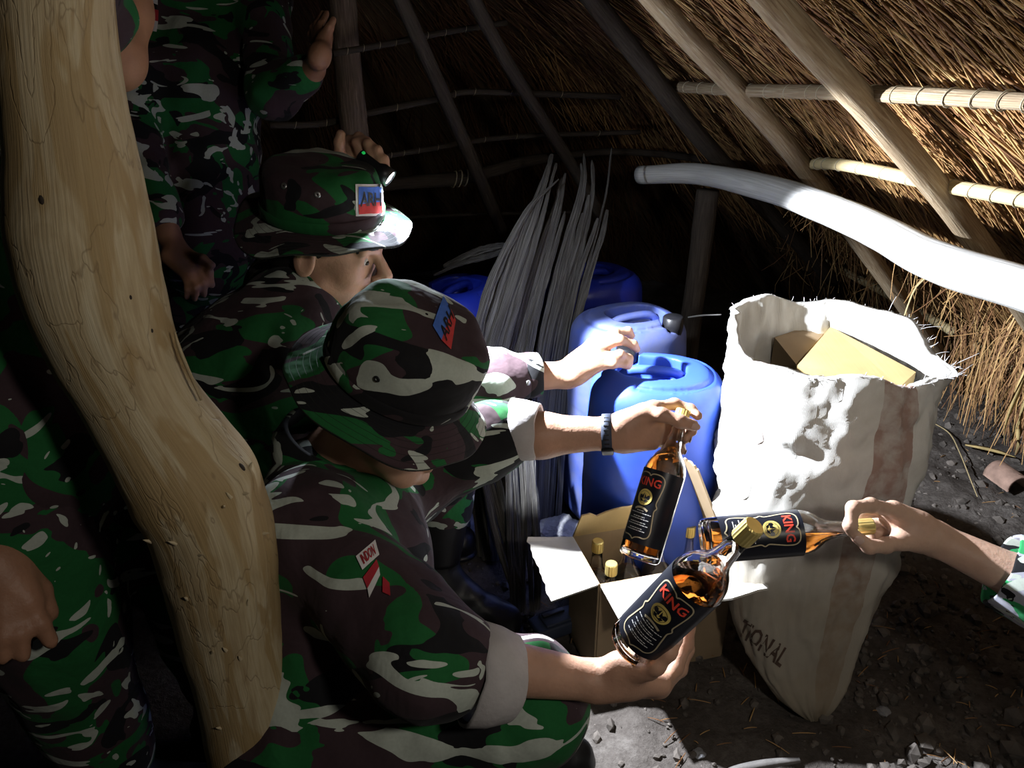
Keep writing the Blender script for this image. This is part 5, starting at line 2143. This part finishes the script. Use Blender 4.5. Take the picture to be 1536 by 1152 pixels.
hand_from(s, [(wrR, W(876, 545, 1.665), 0.027, 0.027), (W(866, 545, 1.67), W(890, 518, 1.668), 0.024, 0.0165), (W(866, 552, 1.662), W(893, 530, 1.66), 0.024, 0.017), (W(866, 560, 1.655), W(892, 548, 1.652), 0.023, 0.016)],
          [(F1['index'], 0.0108, 0.0085), (F1['middle'], 0.0108, 0.0085), (F1['ring'], 0.0105, 0.0084), (F1['pinky'], 0.0095, 0.0076), (F1['thumb'], 0.0125, 0.010)])
# raised left hand closed round the torch
F5 = dict(
    index=[W(538, 238, 1.69), W(556, 226, 1.655), W(576, 240, 1.635), W(580, 258, 1.63)],
    middle=[W(534, 230, 1.69), W(550, 214, 1.66), W(566, 226, 1.635), W(570, 246, 1.63)],
    ring=[W(526, 226, 1.70), W(538, 206, 1.67), W(552, 216, 1.64), W(557, 240, 1.635)],
    pinky=[W(518, 228, 1.70), W(524, 210, 1.68), W(534, 214, 1.655), W(540, 236, 1.65)],
    thumb=[W(520, 250, 1.68), W(510, 232, 1.66), W(509, 214, 1.65), W(511, 202, 1.645)])
hand_from(s, [(wrL, W(530, 236, 1.70), 0.028, 0.030), (W(526, 262, 1.70), W(545, 236, 1.69), 0.028, 0.022)],
          [(F5['index'], 0.0112, 0.0092), (F5['middle'], 0.0112, 0.0092), (F5['ring'], 0.011, 0.009), (F5['pinky'], 0.0098, 0.008), (F5['thumb'], 0.0128, 0.0105)])
V, F = s.mesh(1)
add('body', V, F, M['skin_tan'], rear)
eyes(rear, T, RH, k1)
hair(rear, hc, RH, k1)
cuR = W(806, 562, 1.60)
pr = [('c', pel, chest, 0.150, 0.150, 0.05), ('c', chest, neck, 0.150, 0.085, 0.05), ('c', shR, shL, 0.080, 0.080, 0.05), ('e', chest, (0.165, 0.17, 0.17)),
      ('c', shR, elR, 0.075, 0.064), ('c', elR, W(772, 566, 1.645), 0.060, 0.043), ('c', shL, elL, 0.075, 0.064), ('c', elL, elL.lerp(wrL, 0.45), 0.062, 0.05), ('c', neck, T(-0.05, 0, -0.13), 0.08, 0.07, 0.03)]
bend_folds(pr, elR, W(772, 566, 1.645), 0.054, 4, 6)
jk = cloth('jacket', rear, M['camo_d'], pr, 21, 0.0068, 0.006)
cuff(rear, W(780, 564, 1.65), W(808, 562, 1.66), 0.0475, 0.0450, M['camo_d'], 'cuff', seed=5)
v, f, _ = lathe([(0.0001, 0.0022), (0.004, 0.0024), (0.0055, 0.0016), (0.006, 0.0)], 14)
hb_ = bvh_of(jk).ray_cast(TOCAM, view_dir(792, 574))
if hb_[0]:
    add('button', xf(v, axis_basis(hb_[1]), hb_[0] + hb_[1] * 0.001), f, M['metal_grey'], jk)
pr = [('c', pel, pel + Vector((0.02, 0.08, 0.02)), 0.150, 0.145, 0.05), ('c', pel, knR, 0.105, 0.080), ('c', pel + Vector((0, .10, 0)), knL, 0.105, 0.080), ('c', knR, knR.lerp(anR, 0.45), 0.080, 0.074),
      ('c', knL, anL + Vector((0, 0, 0.1)), 0.078, 0.066)]
cloth('trousers', rear, M['camo_b'], pr, 24, 0.0085, 0.007)
boot(rear, anR, knR, W(785, 945, 1.80), 3)
boot(rear, anL, knL, anL + Vector((0.2, -0.05, 0)), 4)
v, f, uv = tube([anR.lerp(knR, 0.15), anR.lerp(knR, 0.35), anR.lerp(knR, 0.55)], [0.058, 0.064, 0.070], 14, 20, 0.05)
add('boot_shaft', v, f, M['black_boot'], rear, uv=uv)
RHat = basis((0.97, -0.16, -0.10), (0.08, -0.16, 0.98))
hatc = T(-0.010, 0, 0.052)
hat1, brim1 = hat(rear, hatc, RHat, 1.0, M['camo_c'], M['camo_brim'], 9, droop=0.018, crown_h=0.100, brim_r=0.156)
hb = bvh_of(hat1)
decal_patch('patch_border', hb, [(532, 277), (572, 276), (574, 323), (533, 324)], M['white'], hat1, 0.0025, 8)
decal_patch('patch_blue', hb, [(536, 281), (569, 280), (570, 302), (536, 306)], M['patch_blue'], hat1, 0.004, 8)
decal_patch('patch_red', hb, [(536, 306), (570, 302), (571, 319), (537, 321)], M['patch_red'], hat1, 0.004, 8)
decal_text('patch_lettering', 'ARH', hb, [(536, 286), (570, 287), (570, 310), (536, 310)], M['black'], hat1, 0.0055, 0.06)
for px, py in ((426, 279), (476, 292)):
    h = hb.ray_cast(TOCAM, view_dir(px, py))
    if h[0]:
        v, f, _ = lathe([(0.0015, 0.0006), (0.0045, 0.0016), (0.006, 0.0)], 14)
        add('eyelet', xf(v, axis_basis(h[1]), h[0] + h[1] * 0.0015), f, M['metal_grey'], hat1)

# the torch itself
torch = thing('hand_torch', 'lit black torch held above the rear soldier\'s hat', 'torch', TORCH_POS - TORCH_DIR * 0.09)
bz = axis_basis(TORCH_DIR)
prof = [(0.0001, -0.072), (0.010, -0.072), (0.011, -0.070), (0.011, -0.032), (0.0165, -0.022), (0.0172, 0.0), (0.0150, 0.0), (0.0140, -0.006), (0.0001, -0.006)]
v, f, uv = lathe(prof, 28)
add('barrel', xf(v, bz, TORCH_POS), f, M['black'], torch, uv=uv)
v, f, _ = lathe([(0.0001, -0.003), (0.0138, -0.003)], 24)
add('lens', xf(v, bz, TORCH_POS), f, M['lens'], torch)
v, f, _ = lathe([(0.0001, 0.004), (0.003, 0.0035), (0.004, 0.0)], 12)
add('switch', xf(v, axis_basis((-.2, -.3, 1)), TORCH_POS - TORCH_DIR * 0.058 + Vector((-.002, -.003, 0.011))), f, M['led_green'], torch)

# =================================================== soldier standing at the back left, gripping the post
k3 = 1.0
pel, chest, neck = W(305, 350, 2.25), W(305, 120, 2.22), W(310, -30, 2.20)
shR, shL = W(222, -5, 2.16), W(388, -10, 2.20)
elR, wrR = W(196, 180, 2.06), W(252, 350, 1.98)
elL, wrL = W(412, 140, 2.08), W(470, 105, 2.00)
hc = neck + Vector((0.04, -0.04, 0.15))
stand = thing('person', 'standing soldier in dark camouflage gripping the barked post', 'person', (pel.x, pel.y, 0))
RH = basis((0.85, -0.35, -0.3), (0.3, 0, 0.95))
s = SDF(*bounds([hc, shR, shL, elR, elL, wrR, wrL, W(500, 10, 2.0), W(320, 450, 1.95)], 0.13), 0.0045)
T = head_prims(s, hc, RH, 0.92)
s.cap(neck, chest, 0.06, 0.09, 0.03)
s.cap(shR, shL, 0.05, 0.05, 0.03)
for a, b, c in ((shR, elR, wrR), (shL, elL, wrL)):
    s.cap(a, b, 0.045, 0.040, 0.02)
    s.cap(b, c, 0.039, 0.027, 0.02)
hand_from(s, [(wrL, W(480, 80, 1.93), 0.027, 0.026), (W(478, 90, 1.93), W(488, 55, 1.97), 0.026, 0.02)],
          [([W(484, 60, 1.95), W(494, 42, 1.955), W(500, 30, 1.96)], 0.012, 0.009), ([W(482, 58, 1.97), W(482, 36, 1.99), W(490, 20, 2.02)], 0.0105, 0.008),
           ([W(478, 58, 1.98), W(476, 36, 2.01), W(484, 20, 2.04)], 0.0105, 0.008), ([W(474, 62, 1.99), W(470, 42, 2.03), W(478, 26, 2.06)], 0.010, 0.008), ([W(472, 70, 2.0), W(466, 52, 2.04), W(472, 36, 2.07)], 0.009, 0.007)])
hand_from(s, [(wrR, W(270, 385, 1.97), 0.028, 0.027), (W(262, 375, 1.97), W(300, 398, 1.96), 0.026, 0.018), (W(256, 385, 1.95), W(284, 412, 1.94), 0.024, 0.018)],
          [([W(298, 392, 1.96), W(314, 408, 1.95), W(318, 428, 1.95)], 0.0105, 0.008), ([W(294, 402, 1.95), W(306, 424, 1.94), W(306, 442, 1.95)], 0.0105, 0.008),
           ([W(286, 408, 1.94), W(294, 432, 1.93), W(292, 448, 1.94)], 0.010, 0.008), ([W(278, 412, 1.94), W(282, 434, 1.93), W(280, 446, 1.94)], 0.009, 0.007), ([W(280, 380, 1.96), W(304, 388, 1.94), W(318, 398, 1.94)], 0.012, 0.0095)])
V, F = s.mesh(1)
add('body', V, F, M['skin_bronze'], stand)
eyes(stand, T, RH, 0.92)
hair(stand, hc, RH, 0.92)
pr = [('c', pel, chest, 0.155, 0.155, 0.05), ('c', chest, neck, 0.15, 0.085, 0.05), ('c', shR, shL, 0.085, 0.085, 0.05), ('c', shR, elR, 0.078, 0.066), ('c', elR, elR.lerp(wrR, 0.86), 0.064, 0.050), ('c', shL, elL, 0.078, 0.066),
      ('c', elL, elL.lerp(wrL, 0.75), 0.064, 0.050), ('c', pel, pel - Vector((0, 0, 0.06)), 0.16, 0.15, 0.05)]
jk3 = cloth('jacket', stand, M['camo_d'], pr, 31, 0.009, 0.008)
lk = [Vector((pel.x - .09, pel.y, .48)), Vector((pel.x - .11, pel.y + .04, .09)), Vector((pel.x + .09, pel.y + .06, .48)), Vector((pel.x + .10, pel.y + .10, .09))]
pr = [('c', pel + Vector((-.08, 0, 0)), lk[0], 0.11, 0.085), ('c', lk[0], lk[1] + Vector((0, 0, .1)), 0.083, 0.07), ('c', pel + Vector((.08, 0, 0)), lk[2], 0.11, 0.085), ('c', lk[2], lk[3] + Vector((0, 0, .1)), 0.083, 0.07)]
cloth('trousers', stand, M['camo_d'], pr, 34, 0.011, 0.008)
boot(stand, lk[1], lk[0], lk[1] + Vector((.1, -.2, 0)))
boot(stand, lk[3], lk[2], lk[3] + Vector((.1, -.2, 0)))
hat(stand, T(-0.01, 0, 0.035), basis((0.85, -0.35, -0.2), (0.2, 0, 0.97)), 0.92, M['camo_c'], M['camo_brim'], 12, crown_h=0.10)
jb = bvh_of(jk3)
decal_patch('name_tape', jb, [(221, -8), (237, -4), (237, 8), (221, 2)], M['white'], jk3, 0.003, 4)
decal_patch('flag_red', jb, [(216, 10), (238, 16), (237, 33), (212, 27)], M['red'], jk3, 0.003, 5)
decal_patch('flag_white', jb, [(212, 27), (237, 33), (235, 49), (208, 43)], M['white'], jk3, 0.003, 5)

# =================================================== soldier standing close at the left behind the bent pole
pel, chest, neck = Vector((-0.70, 0.98, 0.86)), Vector((-0.71, 1.00, 1.14)), Vector((-0.70, 1.00, 1.38))
shR, shL = Vector((-0.88, 0.93, 1.33)), Vector((-0.58, 1.10, 1.36))
elR, wrR = Vector((-0.86, 0.83, 1.02)), W(-12, 830, 1.02)
elL, wrL = W(172, 90, 1.20), W(200, -110, 1.28)
hc = Vector((-0.67, 0.98, 1.56))
left = thing('person', 'soldier standing behind the bent pole at the left edge, hand hanging down', 'person', (pel.x, pel.y, 0))
RH = basis((0.9, 0.3, -0.25), (0.25, 0, 0.97))
s = SDF(*bounds([hc, shR, shL, elR, elL, wrR, wrL, W(80, 990, 1.02), W(210, -200, 1.3)], 0.13), 0.0045)
T = head_prims(s, hc, RH, 0.95)
s.cap(neck, chest, 0.06, 0.09, 0.03)
s.cap(shR, shL, 0.05, 0.05, 0.03)
for a, b, c in ((shR, elR, wrR), (shL, elL, wrL)):
    s.cap(a, b, 0.046, 0.042, 0.02)
    s.cap(b, b.lerp(c, .35), 0.042, 0.043, 0.02)
    s.cap(b.lerp(c, .35), c, 0.043, 0.029, 0.02)
hand_from(s, [(wrR, W(8, 850, 1.02), 0.030, 0.032), (W(0, 840, 1.01), W(40, 900, 1.01), 0.030, 0.021), (W(-15, 850, 1.0), W(5, 915, 1.0), 0.030, 0.021)],
          [([W(38, 898, 1.01), W(60, 935, 1.01), W(76, 962, 1.02)], 0.0125, 0.0100), ([W(20, 912, 1.0), W(30, 950, 0.995), W(34, 982, 1.0)], 0.0125, 0.0100),
           ([W(2, 915, 0.99), W(4, 955, 0.985), W(4, 986, 0.99)], 0.0120, 0.0095), ([W(-16, 910, 0.99), W(-20, 945, 0.985), W(-22, 970, 0.99)], 0.0110, 0.0085), ([W(36, 850, 1.03), W(62, 885, 1.035), W(76, 920, 1.03)], 0.0140, 0.0105)])
hand_from(s, [(wrL, wrL + Vector((0.01, -0.02, 0.08)), 0.028, 0.026)], [([wrL + Vector((0.01 + dx, -0.02, 0.08)), wrL + Vector((0.02 + dx, -0.05, 0.12)), wrL + Vector((0.02 + dx, -0.08, 0.11))], 0.0105, 0.008) for dx in (-0.03, -0.01, 0.01, 0.03)]
          + [([wrL + Vector((0.03, -0.02, 0.03)), wrL + Vector((0.05, -0.05, 0.06)), wrL + Vector((0.05, -0.07, 0.08))], 0.012, 0.0095)])
V, F = s.mesh(1)
add('body', V, F, M['skin_bronze'], left)
eyes(left, T, RH, 0.95)
hair(left, hc, RH, 0.95)
pr = [('c', pel - Vector((0, 0, 0.10)), chest, 0.165, 0.16, 0.05), ('c', chest, neck, 0.155, 0.085, 0.05), ('c', shR, shL, 0.085, 0.085, 0.05), ('c', shR, elR, 0.08, 0.07), ('c', elR, elR.lerp(wrR, 0.4), 0.066, 0.056),
      ('c', shL, shL.lerp(elL, 0.45), 0.08, 0.068)]
cloth('jacket', left, M['camo_a'], pr, 41, 0.008, 0.007)
lk = [Vector((pel.x + .02, pel.y - .07, .48)), Vector((pel.x + .02, pel.y - .04, .09)), Vector((pel.x + .14, pel.y + .10, .48)), Vector((pel.x + .15, pel.y + .14, .09))]
pr = [('c', pel + Vector((0, -.06, -.05)), lk[0], 0.125, 0.098), ('c', lk[0], lk[1] + Vector((0, 0, .1)), 0.095, 0.08), ('c', pel + Vector((.08, .06, -.05)), lk[2], 0.115, 0.090), ('c', lk[2], lk[3] + Vector((0, 0, .1)), 0.088, 0.075)]
cloth('trousers', left, M['camo_b'], pr, 44, 0.009, 0.008)
boot(left, lk[1], lk[0], lk[1] + Vector((.2, .05, 0)))
boot(left, lk[3], lk[2], lk[3] + Vector((.2, .05, 0)))
hat(left, T(-0.01, 0, 0.035), basis((0.9, 0.3, -0.2), (0.2, 0, 0.97)), 0.95, M['camo_c'], M['camo_brim'], 15, crown_h=0.11)

# =================================================== person reaching in from the right
wr = W(1398, 806, 1.275)
el = W(1668, 934, 1.185)
sh = Vector((1.04, 0.74, 0.72))
shF = sh + Vector((0.14, -0.30, 0.02))
neck = (sh + shF) / 2 + Vector((0.0, 0.02, 0.10))
chest = neck + Vector((0.08, -0.06, -0.24))
pel = chest + Vector((0.10, 0.02, -0.22))
hc = neck + Vector((-0.03, 0.04, 0.17))
right = thing('person', 'forearm in a rolled camouflage sleeve reaching in from the right with a bottle', 'person', (pel.x, pel.y, 0))
RH = basis((-0.85, 0.35, -0.38), (-0.38, 0.1, 0.92))
elF, wrF = shF + Vector((-0.02, 0.10, -0.26)), shF + Vector((-0.16, 0.16, -0.40))
s = SDF(*bounds([hc, sh, shF, el, elF, wr, wrF, W(1260, 800, 1.25)], 0.12), 0.0035)
T = head_prims(s, hc, RH)
s.cap(neck, chest, 0.06, 0.09, 0.03)
s.cap(sh, shF, 0.05, 0.05, 0.03)
s.cap(sh, el, 0.045, 0.040, 0.02)
s.cap(el, el.lerp(wr, .45), 0.040, 0.036, 0.02)
s.cap(el.lerp(wr, .45), wr, 0.036, 0.0265, 0.02)
s.cap(shF, elF, 0.045, 0.04, 0.02)
s.cap(elF, wrF, 0.04, 0.028, 0.02)
F4 = dict(
    index=[W(1338, 766, 1.25), W(1306, 758, 1.222), W(1280, 762, 1.205), W(1275, 788, 1.203), W(1277, 797, 1.207)],
    thumb=[W(1352, 812, 1.25), W(1328, 818, 1.228), W(1304, 820, 1.212), W(1286, 806, 1.208)],
    middle=[W(1340, 770, 1.27), W(1306, 766, 1.275), W(1288, 776, 1.272), W(1290, 798, 1.266)],
    ring=[W(1342, 780, 1.28), W(1312, 782, 1.295), W(1300, 796, 1.290), W(1306, 810, 1.28)],
    pinky=[W(1346, 790, 1.285), W(1322, 796, 1.30), W(1312, 808, 1.295), W(1318, 816, 1.285)])
hand_from(s, [(wr, W(1372, 796, 1.265), 0.0265, 0.026), (W(1376, 790, 1.262), W(1340, 766, 1.254), 0.026, 0.0165), (W(1378, 800, 1.268), W(1344, 780, 1.272), 0.024, 0.018), (W(1380, 806, 1.258), W(1352, 810, 1.25), 0.021, 0.0155)],
          [(F4['index'], 0.0118, 0.0088), (F4['thumb'], 0.0130, 0.0095), (F4['middle'], 0.0105, 0.0085), (F4['ring'], 0.010, 0.008), (F4['pinky'], 0.009, 0.0075)])
hand_from(s, [(wrF, wrF + Vector((-0.07, 0.03, -0.01)), 0.028, 0.024)], [([wrF + Vector((-0.07, 0.03 + dy, -0.01)), wrF + Vector((-0.11, 0.04 + dy, -0.02)), wrF + Vector((-0.13, 0.045 + dy, -0.05))], 0.0105, 0.008) for dy in (-0.03, -0.01, 0.01, 0.03)]
          + [([wrF + Vector((-0.03, -0.02, 0.0)), wrF + Vector((-0.06, -0.045, 0.0)), wrF + Vector((-0.09, -0.05, -0.01))], 0.012, 0.0095)])
V, F = s.mesh(1)
add('body', V, F, M['skin_light'], right)
eyes(right, T, RH, 1.0)
hair(right, hc, RH, 1.0)
nail(right, F4['thumb'][2], F4['thumb'][3], 0.0095, (-0.3, -1, 0.3))
cuE = W(1545, 872, 1.222)
pr = [('c', pel, chest, 0.15, 0.15, 0.05), ('c', chest, neck, 0.15, 0.085, 0.05), ('c', sh, shF, 0.08, 0.08, 0.05), ('c', sh, el, 0.078, 0.072), ('c', el, W(1628, 914, 1.197), 0.066, 0.058), ('c', shF, elF, 0.078, 0.066), ('c', elF, elF.lerp(wrF, .5), 0.064, 0.055)]
jk5 = cloth('jacket', right, M['camo_a'], pr, 51, 0.007, 0.006)
cuff(right, W(1632, 916, 1.196), W(1500, 852, 1.237), 0.069, 0.0590, M['camo_cuff'], seed=8)
knl = [Vector((pel.x - 0.28, pel.y + 0.10, 0.42)), Vector((pel.x - 0.25, pel.y - 0.14, 0.42))]
pr = [('c', pel, pel + Vector((0, 0, -.02)), 0.155, 0.15, 0.05)]
for kq, sg in zip(knl, (1, -1)):
    an = Vector((kq.x + 0.14, kq.y, 0.09))
    pr += [('c', pel + Vector((0, sg * .07, 0)), kq, 0.105, 0.08), ('c', kq, an + Vector((0, 0, .1)), 0.078, 0.066)]
    boot(right, an, kq, an + Vector((-.2, 0, 0)))
cloth('trousers', right, M['camo_b'], pr, 54, 0.010, 0.007)
hat(right, T(-0.01, 0, 0.035), basis((-0.85, 0.35, -0.3), (-0.3, 0.1, 0.94)), 1.0, M['camo_c'], M['camo_brim'], 18)
